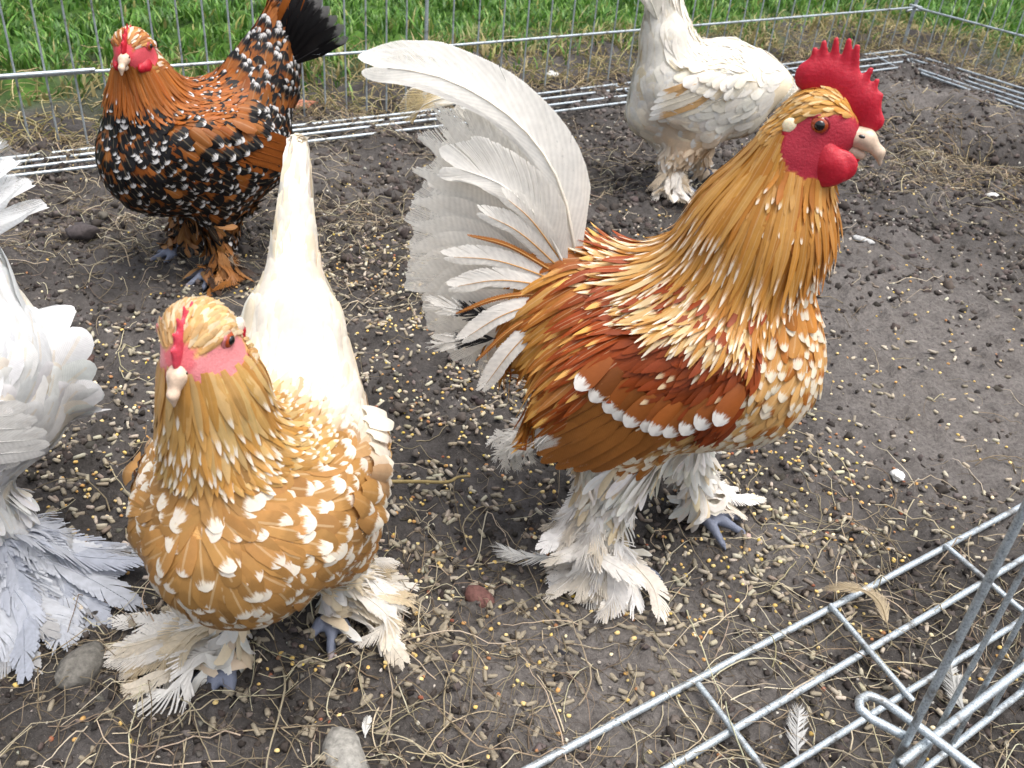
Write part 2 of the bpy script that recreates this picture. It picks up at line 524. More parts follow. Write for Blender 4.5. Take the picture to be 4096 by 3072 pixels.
for i in range(13):
    q = f0 + dN * (0.0415 * i)
    wire('upright_wire', q + [0, 0, .002], q + [0, 0, 0.43], 0.0023 if i == 0 else 0.0016, near)
wire('rail', f0 - dN * .012 - nN * .0055 + [0, 0, RH], f0 + dN * .56 - nN * .0055 + [0, 0, RH + .002], 0.0027, near)
# neighbouring panel seen only as its rail, with the hook that clips over the end upright
g1 = f0 - dN * 0.10 + nN * -0.055
adj = thing('pen_panel', 'second near wire pen panel whose hooked rail end clips on at the bottom right', 'pen panel', tuple(f0), 0)
wire('rail', f0 - nN * .012 - dN * .004 + [0, 0, RH - .010], g1 - dN * .12 - nN * .09 + [0, 0, RH - .014], 0.0027, adj)
s_ = nrm(spot(1000, 768, RH) - spot(868, 702, RH)); w_ = np.array([-s_[1], s_[0], 0])
h0 = spot(846, 714, RH + .006)
hookP = [spot(1015, 800, RH + .008), spot(930, 735, RH + .008), spot(885, 702, RH + .008), spot(868, 695, RH + .008), spot(859, 700, RH + .008), spot(860, 709, RH + .008), spot(872, 719, RH + .007), spot(895, 731, RH + .006), spot(905, 736, RH + .005)]
bent_wire('hook', hookP, 0.0027, adj, 10)

# ------------------------------------------------------------------ bird bodies: smooth union of rounded parts, one continuous surface
class Solid:
    def __init__(s): s.p = []
    def cap(s, a, b, ra, rb=None, k=0.010, ys=1.0):
        s.p.append(('c', np.array(a, float), np.array(b, float), ra, ra if rb is None else rb, k, ys)); return s
    def ell(s, c, r, rot=None, k=0.014):
        s.p.append(('e', np.array(c, float), np.array(r, float), rot, None, k, 1)); return s

    def dist(s, x, y, z):
        D = None
        for t, a, b, ra, rb, k, ys in s.p:
            if t == 'c':
                px, py, pz = x - a[0], (y - a[1]) * ys, z - a[2]
                bx, by, bz = b[0] - a[0], (b[1] - a[1]) * ys, b[2] - a[2]
                bb = bx * bx + by * by + bz * bz + 1e-12
                h = np.clip((px * bx + py * by + pz * bz) / bb, 0, 1)
                d = np.sqrt((px - bx * h) ** 2 + (py - by * h) ** 2 + (pz - bz * h) ** 2) - (ra + (rb - ra) * h)
                if ys > 1: d = d / (1 + (ys - 1) * 0.5)
            else:
                px, py, pz = x - a[0], y - a[1], z - a[2]
                if rb is None and ra is not None:
                    R = np.array(ra)
                    px, py, pz = (R[0][0] * px + R[1][0] * py + R[2][0] * pz, R[0][1] * px + R[1][1] * py + R[2][1] * pz, R[0][2] * px + R[1][2] * py + R[2][2] * pz)
                k0 = np.sqrt((px / b[0]) ** 2 + (py / b[1]) ** 2 + (pz / b[2]) ** 2)
                k1 = np.sqrt((px / b[0] ** 2) ** 2 + (py / b[1] ** 2) ** 2 + (pz / b[2] ** 2) ** 2) + 1e-9
                d = k0 * (k0 - 1) / k1
            if D is None: D = d
            else:
                h = np.maximum(k - np.abs(D - d), 0) / k
                D = np.minimum(D, d) - h * h * k * 0.25
        return D

    def solve(s, lo, hi, h):
        s.lo = np.array(lo, np.float32); s.h = h
        n = np.ceil((np.array(hi) - lo) / h).astype(int) + 1
        ax = [np.float32(lo[i]) + np.arange(n[i], dtype=np.float32) * np.float32(h) for i in range(3)]
        s.D = s.dist(ax[0][:, None, None], ax[1][None, :, None], ax[2][None, None, :]).astype(np.float32)
        return s

    def _interp(s, F, p):
        q = (p - s.lo) / s.h
        n = np.array(F.shape)
        q = np.clip(q, 0, n - 1.001); i = q.astype(int); f = q - i
        r = 0
        for a in (0, 1):
            for b in (0, 1):
                for c in (0, 1):
                    w = (f[:, 0] if a else 1 - f[:, 0]) * (f[:, 1] if b else 1 - f[:, 1]) * (f[:, 2] if c else 1 - f[:, 2])
                    r = r + F[i[:, 0] + a, i[:, 1] + b, i[:, 2] + c] * w
        return r

    def sd(s, p): return s._interp(s.D, p)

    def grad(s, p):
        e = s.h * 1.5; g = []
        for i in range(3):
            d = np.zeros(3); d[i] = e
            g.append(s._interp(s.D, p + d) - s._interp(s.D, p - d))
        return nrm(np.stack(g, -1))

    def surface(s):
        D, h = s.D, s.h
        n = np.array(D.shape) - 1
        corner = [(a, b, c) for a in (0, 1) for b in (0, 1) for c in (0, 1)]
        sl = lambda a, b, c: D[a:a + n[0], b:b + n[1], c:c + n[2]]
        neg = sum((sl(*c) < 0).astype(np.int8) for c in corner)
        m = (neg > 0) & (neg < 8)
        idx = np.full(m.shape, -1, int); ci = np.argwhere(m); idx[m] = np.arange(len(ci))
        vals = {c: D[ci[:, 0] + c[0], ci[:, 1] + c[1], ci[:, 2] + c[2]] for c in corner}
        acc = np.zeros((len(ci), 3)); cnt = np.zeros(len(ci))
        for c in corner:
            for axs in range(3):
                if c[axs]: continue
                c2 = list(c); c2[axs] = 1; c2 = tuple(c2)
                a, b = vals[c], vals[c2]; x = (a < 0) != (b < 0)
                t = np.where(x, a / np.where(np.abs(a - b) < 1e-12, 1, a - b), 0)
                p = np.tile(np.array(c, float), (len(ci), 1)); p[:, axs] += t
                acc += np.where(x[:, None], p, 0); cnt += x
        V = s.lo + (ci + acc / np.maximum(cnt, 1)[:, None]) * h
        Q = []
        for axs in range(3):
            a = np.moveaxis(D, axs, 0); I = np.moveaxis(idx, axs, 0)
            s0, s1 = a[:-1, 1:-1, 1:-1] < 0, a[1:, 1:-1, 1:-1] < 0
            e = np.argwhere(s0 != s1)
            if not len(e): continue
            i, j, k = e[:, 0], e[:, 1] + 1, e[:, 2] + 1
            q = np.stack([I[i, j - 1, k - 1], I[i, j, k - 1], I[i, j, k], I[i, j - 1, k]], 1)
            fl = s0[e[:, 0], e[:, 1], e[:, 2]]
            fl = fl if axs != 1 else ~fl
            q = np.where(fl[:, None], q, q[:, ::-1]); Q.append(q)
        Q = np.concatenate(Q); Q = Q[(Q >= 0).all(1)]
        return V, Q


def scatter(V, Q, r, mask=None):
    """spread points over a quad mesh, about one per r x r"""
    P4 = V[Q]; A = np.linalg.norm(np.cross(P4[:, 2] - P4[:, 0], P4[:, 3] - P4[:, 1]), axis=1) / 2
    n = int(A.sum() / (r * r) * 6)
    f = rng.choice(len(Q), n, p=A / A.sum())
    u, w = rng.random((2, n))[..., None]
    p = P4[f, 0] * (1 - u) * (1 - w) + P4[f, 1] * u * (1 - w) + P4[f, 2] * u * w + P4[f, 3] * (1 - u) * w
    if mask is not None: p = p[mask(p)]
    key = np.floor(p / r + rng.random(3)).astype(int)
    _, first = np.unique(key @ np.array([1, 7919, 104729 * 7]), return_index=True)
    p = p[np.sort(first)]
    # drop points that are too close
    keep = np.ones(len(p), bool); cell = {}
    K = np.floor(p / r).astype(int)
    for i in range(len(p)):
        k = tuple(K[i]); ok = True
        for dx in (-1, 0, 1):
            for dy in (-1, 0, 1):
                for dz in (-1, 0, 1):
                    for j in cell.get((k[0] + dx, k[1] + dy, k[2] + dz), ()):
                        if ((p[i] - p[j]) ** 2).sum() < (0.62 * r) ** 2: ok = False; break
                    if not ok: break
                if not ok: break
            if not ok: break
        if ok: cell.setdefault(k, []).append(i)
        else: keep[i] = False
    return p[keep]


PROF = {
    'round': [0.50, 0.86, 1.00, 1.02, 0.98, 0.86, 0.50],
    'oval': [0.40, 0.74, 0.95, 1.00, 0.90, 0.66, 0.16],
    'lance': [0.55, 0.90, 1.00, 0.94, 0.74, 0.42, 0.04],
}


class Spine:
    def __init__(s, pts): s.P = np.array(pts, float)
    def flow(s, p):
        w = 0; t = 0
        for a, b in zip(s.P[:-1], s.P[1:]):
            d = b - a; h = np.clip(((p - a) @ d) / (d @ d), 0, 1)
            r2 = ((p - a - h[:, None] * d) ** 2).sum(1) + 1e-6
            k = 1 / r2 ** 2; w = w + k; t = t + k[:, None] * nrm(d)
        return t / np.asarray(w)[:, None]


def drape(body, P, flow, L, lift0, lift1, stick=1.0, K=6, hang=0.0, hangdir=(0, 0, -1.0), jit=0.12):
    L = np.broadcast_to(L, (len(P),)); lift0 = np.broadcast_to(lift0, (len(P),)); lift1 = np.broadcast_to(lift1, (len(P),))
    n = body.grad(P); pos = P + n * lift0[:, None]
    rj = rng.normal(0, jit, (len(P), 3)); out = [pos]; ns = [n]
    lj = 1 + rng.normal(0, 0.25, len(P))
    for k in range(1, K + 1):
        s = k / K
        t = flow(pos) + rj; t = t - n * (t * n).sum(1, keepdims=True); t = nrm(t)
        if hang: t = nrm(t * (1 - hang * s) + np.array(hangdir) * hang * s)
        pos = pos + t * (L / K)[:, None]
        g = body.grad(pos); bad = np.linalg.norm(g, axis=1) < 0.5; g[bad] = n[bad]; n = nrm(n * 0.3 + g)
        d = body.sd(pos); off = lift0 + (lift1 * lj - lift0) * s
        c = off - d; c = np.where(c < 0, c * stick, c)
        pos = pos + n * c[:, None]
        out.append(pos); ns.append(n)
    return np.stack(out), np.stack(ns)


TIPROWS = np.array([0, .22, .46, .68, .84, .95, 1.0])
WIDE = {'round': [.50, .88, 1.02, 1.02, .86, .56, .16], 'oval': [.42, .78, .98, .92, .70, .42, .10], 'lance': [.55, .92, 1.0, .84, .56, .26, .03]}


def plume(mb, path, ns, W, prof, c0, c1, c2, fp, droop=0.18, twist=0.25):
    """adds one feather per column of path to mb"""
    K, N = path.shape[:2]
    x = TIPROWS * (K - 1); i = np.minimum(x.astype(int), K - 2); f = (x - i)[:, None, None]
    path = path[i] * (1 - f) + path[i + 1] * f; ns = nrm(ns[i] * (1 - f) + ns[i + 1] * f); K = len(TIPROWS)
    t = nrm(np.gradient(path, axis=0)); side = nrm(np.cross(ns, t))
    tw = rng.normal(0, twist, (1, N, 1))
    side = nrm(side + ns * tw)
    us = np.array([-1, 0, 1.0]) if prof != 'round' else np.array([-1, -.5, 0, .5, 1.0]); C = len(us)
    Wn = np.broadcast_to(W, (N,)) * 0.5
    w = np.array(WIDE[prof])[:, None, None] * Wn[None, :, None] * (1 + rng.normal(0, .05, (K, N, 1)))
    V = np.stack([path + side * w * u - ns * w * droop * 2 * u * u for u in us], 2)      # K,N,C,3
    V = V.transpose(1, 0, 2, 3).reshape(-1, 3)
    base = np.arange(N)[:, None, None] * (K * C) + np.arange(K - 1)[None, :, None] * C + np.arange(C - 1)[None, None]
    Q = np.stack([base, base + 1, base + C + 1, base + C], -1).reshape(-1, 4)
    u = np.tile(us, N * K) ; v = np.tile(np.repeat(TIPROWS, C), N)
    ex = lambda c: np.repeat(np.broadcast_to(c, (N, 3)), K * C, 0)
    mb.add(V, Q, uv=np.stack([u, v], 1), c0=ex(c0), c1=ex(c1), c2=ex(c2), fp=ex(fp))


def catmull(P, n):
    P = np.asarray(P, float); Q = np.concatenate([[2 * P[0] - P[1]], P, [2 * P[-1] - P[-2]]])
    out = []
    m = len(P) - 1
    for x in np.linspace(0, m - 1e-6, n):
        i = int(x); t = x - i; a, b, c, d = Q[i:i + 4]
        out.append(0.5 * (2 * b + (c - a) * t + (2 * a - 5 * b + 4 * c - d) * t * t + (3 * b - a - 3 * c + d) * t ** 3))
    return np.array(out)


def quill(name, parent, P, N, wl, wr, c0, c1=None, c2=None, fp=(2, 2, 0), nb=46, ang=0.62, fray=0.06, cl=6, shaft_c=None, shaft_r=0.0008, curv=0.15, bare=0.06, tipround=0.25, mb=None, seed=None):
    """one large feather: a tapering shaft with a vane of separate barbs on each side"""
    P = catmull(P, 24) if len(P) < 20 else np.asarray(P, float)
    N = np.asarray(N, float)
    N = np.tile(N, (len(P), 1)) if N.ndim == 1 else catmull(N, len(P))
    ln = np.concatenate([[0], np.cumsum(np.linalg.norm(np.diff(P, axis=0), axis=1))]); L = ln[-1]; ln = ln / L
    T = np.gradient(P, axis=0); T = nrm(T)
    N = nrm(N - T * (N * T).sum(1, keepdims=True)); Sd = np.cross(N, T)
    at = lambda F, s: np.stack([np.interp(s, ln, F[:, i]) for i in range(3)], -1)
    own = mb is None
    mb = mb or MB()
    c0 = np.asarray(c0); c1 = c0 if c1 is None else np.asarray(c1); c2 = c0 if c2 is None else np.asarray(c2)
    shaft_c = np.minimum(1, c0 * 1.05) if shaft_c is None else np.asarray(shaft_c)
    r = np.random.default_rng(rng.integers(1 << 30) if seed is None else seed)
    for sg, wv in ((-1, wl), (1, wr)):
        s = bare + (1 - bare) * (np.arange(nb) + 0.5) / nb
        p, t, n, sd_ = at(P, s), nrm(at(T, s)), nrm(at(N, s)), nrm(at(Sd, s)) * sg
        w = wv * np.minimum(1, (s - bare) / 0.10 + 0.25) ** 0.7 * np.where(s > 1 - tipround, np.sqrt(np.maximum(0.02, 1 - ((s - 1 + tipround) / tipround) ** 2 * 0.96)), 1)
        g = r.normal(0, 1, nb // cl + 2)[np.arange(nb) // cl]
        a = ang * (1.0 - 0.45 * np.maximum(0, s - 0.75) / 0.25) + fray * g + r.normal(0, fray * 0.25, nb)
        a = np.maximum(a, 0.12)
        le = w / np.maximum(np.sin(np.maximum(a, 0.3)), 0.3) * (1 + r.normal(0, fray * 0.45, nb))
        le = le * (1 - .42 * np.clip((s - .68) / .32, 0, 1))
        a2 = a * 0.72 + fray * 0.7 * g
        d1 = sd_ * np.sin(a)[:, None] + t * np.cos(a)[:, None]; d2 = sd_ * np.sin(a2)[:, None] + t * np.cos(a2)[:, None]
        le = le[:, None]
        lift = n * (r.normal(0, fray * 0.35, nb) + g * fray * 0.25)[:, None]
        pm = p + d1 * le * 0.55 - n * curv * le * 0.30
        pe = pm + d2 * le * 0.45 - n * curv * le * 0.55 + lift * le
        bw = L * (1 - bare) / nb * 0.5 * np.sin(a)[:, None] * 1.0 + 0 * le
        cr = nrm(np.cross(n, d1)); sh = n * 0.00006
        def row(q, k): return q - cr * bw * k - sh, q + cr * bw * k + sh
        A, B = row(p, 1.25); C, D = row(pm, 1.18); E_, F_ = row(pe, 0.45 if fray > 0.1 else (1.6 if fray < .03 else (1.2 if fray < .06 else 0.9)))
        V = np.stack([A, B, C, D, E_, F_], 1).reshape(-1, 3)
        b = np.arange(nb)[:, None] * 6
        Q = np.concatenate([b + [0, 1, 3, 2], b + [2, 3, 5, 4]])
        u = np.tile(np.array([0.0, 0.0, .55, .55, 1, 1]) * sg, nb)
        vv = np.repeat(s, 6) + np.tile(np.array([0, 0, .5, .5, 1, 1.0]), nb) * np.repeat((le[:, 0] * np.cos(a) / L), 6)
        u = u + np.where(np.abs(u) < 0.01, 0.12 * sg, 0)
        ones = np.ones((len(V), 1))
        mb.add(V, Q, uv=np.stack([u, vv], 1), c0=ones * c0, c1=ones * c1, c2=ones * c2, fp=ones * np.array(fp, float))
    k = 4
    tp = P[::2]; tn = N[::2]
    V, Q, Tr = tube(tp + tn * 0.0003, shaft_r * (1 - 0.85 * np.linspace(0, 1, len(tp))), k)
    o = np.ones((len(V), 1))
    mb.add(V, Q, Tr, uv=np.tile([0.5, 0.0], (len(V), 1)), c0=o * shaft_c, c1=o * shaft_c, c2=o * shaft_c, fp=o * np.array([2, 2, 0.0]))
    if own: return mb.build(name, MF, parent)


def ball(name, c, r, mat, parent, sc=(1, 1, 1), n=14):
    th = np.linspace(0, np.pi, n + 1); ph = np.linspace(0, 2 * np.pi, 2 * n, endpoint=False)
    V = np.stack([np.sin(th)[:, None] * np.cos(ph), np.sin(th)[:, None] * np.sin(ph), np.cos(th)[:, None] + 0 * ph], -1).reshape(-1, 3)
    i = np.arange(n)[:, None] * 2 * n; j = np.arange(2 * n)[None]; j2 = (j + 1) % (2 * n)
    Q = np.stack([i + j, i + 2 * n + j, i + 2 * n + j2, i + j2], -1).reshape(-1, 4)
    return mesh_obj(name, np.array(c) + V * r * np.array(sc), Q, mat, parent)


def solid_part(name, sol, lo, hi, h, mat, parent, colf=None):
    sol.solve(lo, hi, h); V, Q = sol.surface()
    cols = {'c0': colf(V)} if colf else None
    return mesh_obj(name, V, Q, mat, parent, cols)


RED, PINK = SN(170, 16, 38), SN(206, 84, 92)


def head_parts(root, hc, pitch, yaw, face, comb, wattle, size=1.0, earlobe=None, body=None, comb_c=None):
    comb_c = RED if comb_c is None else comb_c
    """beak, eyes, comb and wattles in head space (x to the beak, z up), head centre hc"""
    Rm = (Matrix.Rotation(yaw, 4, 'Z') @ Matrix.Rotation(pitch, 4, 'Y'))
    hr = bpy.data.objects.new('head_base', None)
    bpy.data.objects.remove(hr)
    T = Matrix.Translation(Vector(hc)) @ Rm @ Matrix.Scale(size, 4)
    A = np.array(T)
    f = lambda p: (A[:3, :3] @ np.asarray(p, float).T).T + A[:3, 3]

    ew = .0166
    if body is not None:
        ys = np.linspace(.006, .030, 60)
        ew = max(ys[np.argmax(body.sd(f(np.stack([0 * ys + .002, q * ys, 0 * ys + .005], 1))) > -.0006)] for q in (-1, 1)) - .0022

    def place(o):
        me = o.data
        n = len(me.vertices); c = np.empty(n * 3, np.float32); me.vertices.foreach_get('co', c)
        c = f(c.reshape(-1, 3)).astype(np.float32); me.vertices.foreach_set('co', c.ravel()); me.update()
        return o
    b = Solid(); b.cap((.012, 0, .000), (.029, 0, .0012), .0076, .0052, .004).cap((.029, 0, .0012), (.039, 0, -.0032), .0052, .0028, .004).cap((.039, 0, -.0035), (.0425, 0, -.0095), .0030, .0010, .003)
    place(solid_part('beak', b, (.004, -.012, -.016), (.048, .012, .014), .0010, MBEAK, root))
    b = Solid(); b.cap((.012, 0, -.0065), (.031, 0, -.0080), .0062, .0026, .003)
    place(solid_part('lower_beak', b, (.004, -.010, -.018), (.042, .010, .004), .0010, MBEAK, root))
    for sg in (-1, 1):
        place(ball('nostril', (.0265, sg * .0052, .0030), .0016, MPUPIL, root, (1.5, .6, .8), 6))
        e = place(ball('eye', (.0020, sg * (ew + .0012), .0050), .0052, MIRIS, root, (1, .7, 1)))
        place(ball('pupil', (.0023, sg * (ew + .0034), .0052), .0031, MPUPIL, e, (1, .72, 1)))
        # lids
        th = np.linspace(0, 2 * np.pi, 25)
        V, Q, Tq = tube(np.stack([.0020 + .0051 * np.cos(th), sg * (ew + .0016 - 0.0006 * np.cos(2 * th)) + 0 * th, .005 + .0047 * np.sin(th)], 1), .0012, 6, False)
        place(mesh_obj('eyelid', V, Q, MCOMB, root, {'c0': np.tile(face * 0.75, (len(V), 1))}))
        if wattle:
            w = Solid(); r = wattle
            w.ell((.0105, sg * (ew - .0005), -.0085 - r * .66), (r * 1.05, .0034, r * .74), None, .006)
            w.ell((.0215, sg * (ew - .0045), -.0080 - r * .40), (r * .68, .0032, r * .60), None, .006)
            w.cap((.008, sg * (ew - .005), -.004), (.013, sg * (ew - .002), -.014), .0055, .0045, .006); w.cap((-.012, sg * (ew - .001), -.006), (.000, sg * (ew - .001), -.018), .0042, .0032, .006)
            place(solid_part('wattle', w, (-.022, sg * .014 - .016, -.052), (.045, sg * .014 + .016, .008), .0011, MCOMB, root, lambda V: np.tile(RED, (len(V), 1))))
        if earlobe is not None:
            o = ball('earlobe', (-.0125, sg * (ew + .0002), -.0015), .0048, MCOMB, root, (1, .6, 1.05)); place(o)
            V = np.empty(len(o.data.vertices)); a = o.data.attributes.new('c0', 'FLOAT_COLOR', 'POINT'); a.data.foreach_set('color', np.tile(np.append(earlobe, 1), (len(V), 1)).ravel())
    if comb == 'hen':
        c = Solid(); c.ys = 1
        for (x, z, r) in ((-.004, .0155, .0040), (.004, .0165, .0048), (.012, .0150, .0046), (.0195, .0115, .0038), (.025, .008, .003)): c.cap((x, 0, z - .004), (x, 0, z), r, r, .005, 2.0)
        for (x, z, x2, z2) in ((-.003, .016, -.007, .0225), (.003, .018, .000, .0270), (.0095, .018, .0085, .0275), (.0155, .015, .0165, .0240), (.021, .012, .0235, .0180)): c.cap((x, 0, z), (x2, 0, z2), .0030, .0011, .003, 1.8)
        place(solid_part('comb', c, (-.016, -.008, -.002), (.034, .008, .034), .0009, MCOMB, root, lambda V: np.tile(comb_c, (len(V), 1)) * (1 + 0.15 * np.clip((V[:, 2:] - .012) / .02, 0, 1))))
    return f


def shank_chain(sol, hip, hock, foot, toes, r=0.0046):
    sol.cap(hip, hock, .030, .013, .012)
    sol.cap(hock, foot, .0085, .0062, .006)
    for t in toes:
        p = np.array(foot) + [0, 0, -.0005]; q = np.array(t, float); d = q - p; m = p + d * .5
        m[2] += .0045
        sol.cap(p, m, r * .95, r * .88, .004); sol.cap(m, q + [0, 0, .001], r * .88, r * .62, .003)
        sol.cap(q + [0, 0, .001], q + nrm(d) * .008 + [0, 0, -.003], r * .45, .0010, .002)
    return sol


def toe_set(foot, yaw=0.0, L=0.036, hind=True):
    f = np.array(foot, float); out = []
    for a, l in ((0.05, 1.0), (0.62, .80), (-0.62, .78)) + (((3.0, .42),) if hind else ()):
        out.append(f + np.array([math.cos(a + yaw) * L * l, math.sin(a + yaw) * L * l, 0]) + [0, 0, .0052 - f[2]])
    return out


def fan_feet(root, foot, top, side, n, Lr, Wr, c0s, a0=-1.0, a1=1.0, fray=0.14, zdrop=0.0, name='foot_feather', size_top=0.8, zmin=0.0):
    """feathers growing from the outer side of shank and toes, fanning out over the ground"""
    foot = np.array(foot, float); top = np.array(top, float)
    for i in range(n):
        h = (i + .5) / n
        a = a0 + (a1 - a0) * ((i * 0.618) % 1.0)
        up = 1 - h
        base = foot * (1 - up * .85) + top * up * .85 + np.array([rng.normal(0, .003), side * .004, 0]); base[2] = max(base[2], .007)
        d = np.array([math.sin(a), side * math.cos(a), 0])
        L = rng.uniform(*Lr) * (size_top if up > .6 else 1.0); W = rng.uniform(*Wr)
        zend = zmin + .004 + .010 * up + rng.uniform(0, .006)
        p0 = base; p1 = base + d * L * .35 + [0, 0, .35 * (zend - base[2]) + .008]; p2 = base + d * L * .72; p2[2] = base[2] * .2 + zend * .8 + .004
        p3 = base + d * L; p3[2] = zend - .001
        c = c0s[rng.integers(len(c0s))]
        tilt = np.array([rng.normal(0, .25), rng.normal(0, .25), 1.0])
        p2 = p2 + np.array([rng.normal(0, .004), rng.normal(0, .004), 0]); p3 = p3 + np.array([rng.normal(0, .009), rng.normal(0, .009), 0])
        mud = rng.random() < .5
        quill(name, root, [p0, p1, p2, p3], tilt, W * .5 * rng.uniform(.7, 1.2), W * .5 * rng.uniform(.7, 1.2), c, c1=c * np.array([.84, .80, .73]), fp=(rng.uniform(.6, .9) if mud else 2, 2, 0), shaft_c=np.minimum(c * 1.12, .92), fray=fray * rng.uniform(.6, 1.5), nb=34, cl=4, tipround=.35, shaft_r=.0007, curv=.12, bare=.03)


def side_points(body, xz, side, y0=0.15):
    p = np.stack([xz[:, 0], np.full(len(xz), side * y0), xz[:, 1]], 1)
    for _ in range(60):
        d = body.sd(p); p[:, 1] -= side * np.clip(d * .7, -.004, .01)
    return p


def pick(cols, n, w=None):
    cols = np.array(cols); return cols[rng.choice(len(cols), n, p=w)]


def vary(c, n, amt=0.12):
    return np.clip(np.asarray(c) * (1 + rng.normal(0, amt, (n, 1))) * (1 + rng.normal(0, amt * .25, (n, 3))), 0, .92)


WHITE, CREAM = SN(232, 230, 224), SN(222, 205, 174)


def build_rooster():
    o = np.array([.1215, .541, 0]); rz = math.atan2(-.243, .97)
    root = thing('rooster', 'golden buff rooster with white arching tail and big red comb standing on the soil', 'rooster', tuple(o), rz)
    s = Solid()
    s.cap((.026, 0, .190), (-.015, 0, .184), .060, .063, .01)
    s.cap((-.015, 0, .184), (-.066, 0, .192), .063, .047, .02)
    s.cap((-.060, 0, .190), (-.098, 0, .196), .044, .030, .02)
    s.cap((-.066, 0, .205), (-.100, 0, .234), .034, .020, .03)
    s.cap((.014, 0, .228), (.027, 0, .285), .050, .037, .03)
    s.cap((.027, 0, .285), (.036, 0, .335), .037, .0225, .02)
    s.cap((.036, 0, .337), (.0425, 0, .357), .0205, .0180, .012)
    s.cap((.043, 0, .355), (.056, 0, .352), .0165, .0115, .010)
    th = math.radians(28); R = [[math.cos(th), 0, -math.sin(th)], [0, 1, 0], [math.sin(th), 0, math.cos(th)]]
    for sg in (-1, 1): s.ell((-.022, sg * .060, .186), (.068, .017, .040), R, .016)
    feetR, feetL = (-.022, -.032, .011), (.034, .048, .011)
    shank_chain(s, (-.030, -.036, .135), (-.038, -.036, .072), feetR, toe_set(feetR, -.55, .040))
    shank_chain(s, (-.010, .036, .135), (.012, .044, .072), feetL, toe_set(feetL, -.18, .042))
    s.solve((-.17, -.125, -.004), (.12, .125, .40), .0028)
    V, Q = s.surface()
    hc = np.array([.0425, 0, .357])
    face = (((V[:, 0] - .0475) / .0235) ** 2 + ((V[:, 2] - .3475) / .0190) ** 2 < 1) & (V[:, 2] < .3665)
    slate = (V[:, 2] < .055)
    c = np.tile(SN(190, 130, 60), (len(V), 1)); c[face] = SN(158, 32, 50) ; c[V[:, 2] < .13] = SN(205, 192, 170); c[slate] = SN(104, 110, 126)
    claw = (V[:, 2] < .02) & (np.hypot(V[:, 0] - np.where(V[:, 1] < 0, feetR[0], feetL[0]), V[:, 1] - np.where(V[:, 1] < 0, feetR[1], feetL[1])) > .0405)
    c[claw] = SN(176, 150, 140)
    mesh_obj('body', V, Q, MSKIN, root, {'c0': c})
    facef = lambda p: (((p[:, 0] - .0480) / .0225) ** 2 + ((p[:, 2] - .3480) / .0180) ** 2 < 1) & (p[:, 2] < .366)
    sp = Spine([(.046, 0, .39), (.034, 0, .31), (.004, 0, .245), (-.05, 0, .225), (-.09, 0, .24), (-.14, 0, .27)])
    flow = lambda p: sp.flow(p) * 1.0 + np.array([-.20, 0, -.50]) + np.array([.35, 0, -.75]) * (smooth(.20, .25, p[:, 2]) * smooth(-.075, -.03, p[:, 0]) * smooth(.006, .02, np.abs(p[:, 1])))[:, None]

    # --- breast, belly and flank feathers
    isbow = lambda p: (np.abs(p[:, 1]) > .028) & (p[:, 0] > -.06) & (p[:, 0] < .040) & (p[:, 2] > .190 - p[:, 0] * .25) & (p[:, 2] < .27)
    P = scatter(V, Q, .0066, lambda p: (p[:, 2] > .10) & (p[:, 2] < .30))
    n = len(P); x, y, z = P.T
    isb = (x > .012) | (z < .15)
    bow = (np.abs(y) > .028) & (x > -.06) & (x < .040) & (z > .183 - x * .25) & (z < .27)
    c0 = vary(SN(212, 168, 106), n, .04); c1 = vary(SN(234, 224, 202), n, .03); c2 = vary(SN(168, 104, 42), n, .1)
    thr1 = np.where(rng.random(n) < .80, rng.uniform(.68, .84, n), 2); thr2 = np.where(rng.random(n) < .5, .60, 2)
    L = np.full(n, .024); W = np.full(n, .0112)
    up = smooth(.20, .27, z); c0 = c0 * (1 - up[:, None]) + up[:, None] * vary(SN(196, 128, 48), n)
    low = smooth(.165, .125, z)[:, None]; c0 = c0 * (1 - low) + low * vary(SN(168, 108, 48), n)
    vent = (x < -.045) & (z < .185); c0[vent] = vary(SN(196, 150, 96), vent.sum()); thr1[vent] = 2
    c0[bow] = vary(SN(140, 58, 18), bow.sum(), .22); thr2[bow] = 2; c2[bow] = SN(150, 70, 20)
    thr1[bow] = np.where(rng.random(bow.sum()) < .10, .86, 2); W[bow] = .0105; L[bow] = .021
    mb = MB(); path, ns = drape(s, P, flow, L, .0005, .0030)
    fp = np.stack([thr1, thr2, np.where(bow, 0, .22)], 1)
    plume(mb, path, ns, W, 'round', c0, c1, c2, fp)
    kind(mb.build('breast_plumage', MF, root), 'stuff')
    P = scatter(V, Q, .0042, isbow); n = len(P); mb = MB()
    g = smooth(.030, -.05, P[:, 0])[:, None]
    c0 = vary(SN(150, 66, 20), n, .10) * (1 - .35 * vnoise(P[:, 0] * 60, P[:, 1] * 60, P[:, 2] * 60)[:, None])
    path, ns = drape(s, P, flow, .024, .0020, .0058, jit=.09)
    plume(mb, path, ns, .0062, 'lance', c0, np.tile(SN(226, 200, 160), (n, 1)), c0 * .8, np.stack([np.where(rng.random(n) < .10, .80, 2), np.full(n, 2.), np.zeros(n)], 1), twist=.15, droop=.08)
    kind(mb.build('shoulder_plumage', MF, root), 'stuff')

    # --- thighs and shanks: white fluff
    P = scatter(V, Q, .0046, lambda p: (p[:, 2] > .022) & (p[:, 2] < .125) & (np.abs(p[:, 1]) > .012))
    n = len(P); mb = MB()
    c0 = pick([WHITE, SN(228, 222, 212), CREAM], n, [.5, .38, .12]); path, ns = drape(s, P, lambda p: np.tile([-.25, 0, -1.0], (len(p), 1)) + np.sign(p[:, 1:2]) * np.array([0, .5, 0]), .027, .001, .011, K=6, jit=.3, stick=.4)
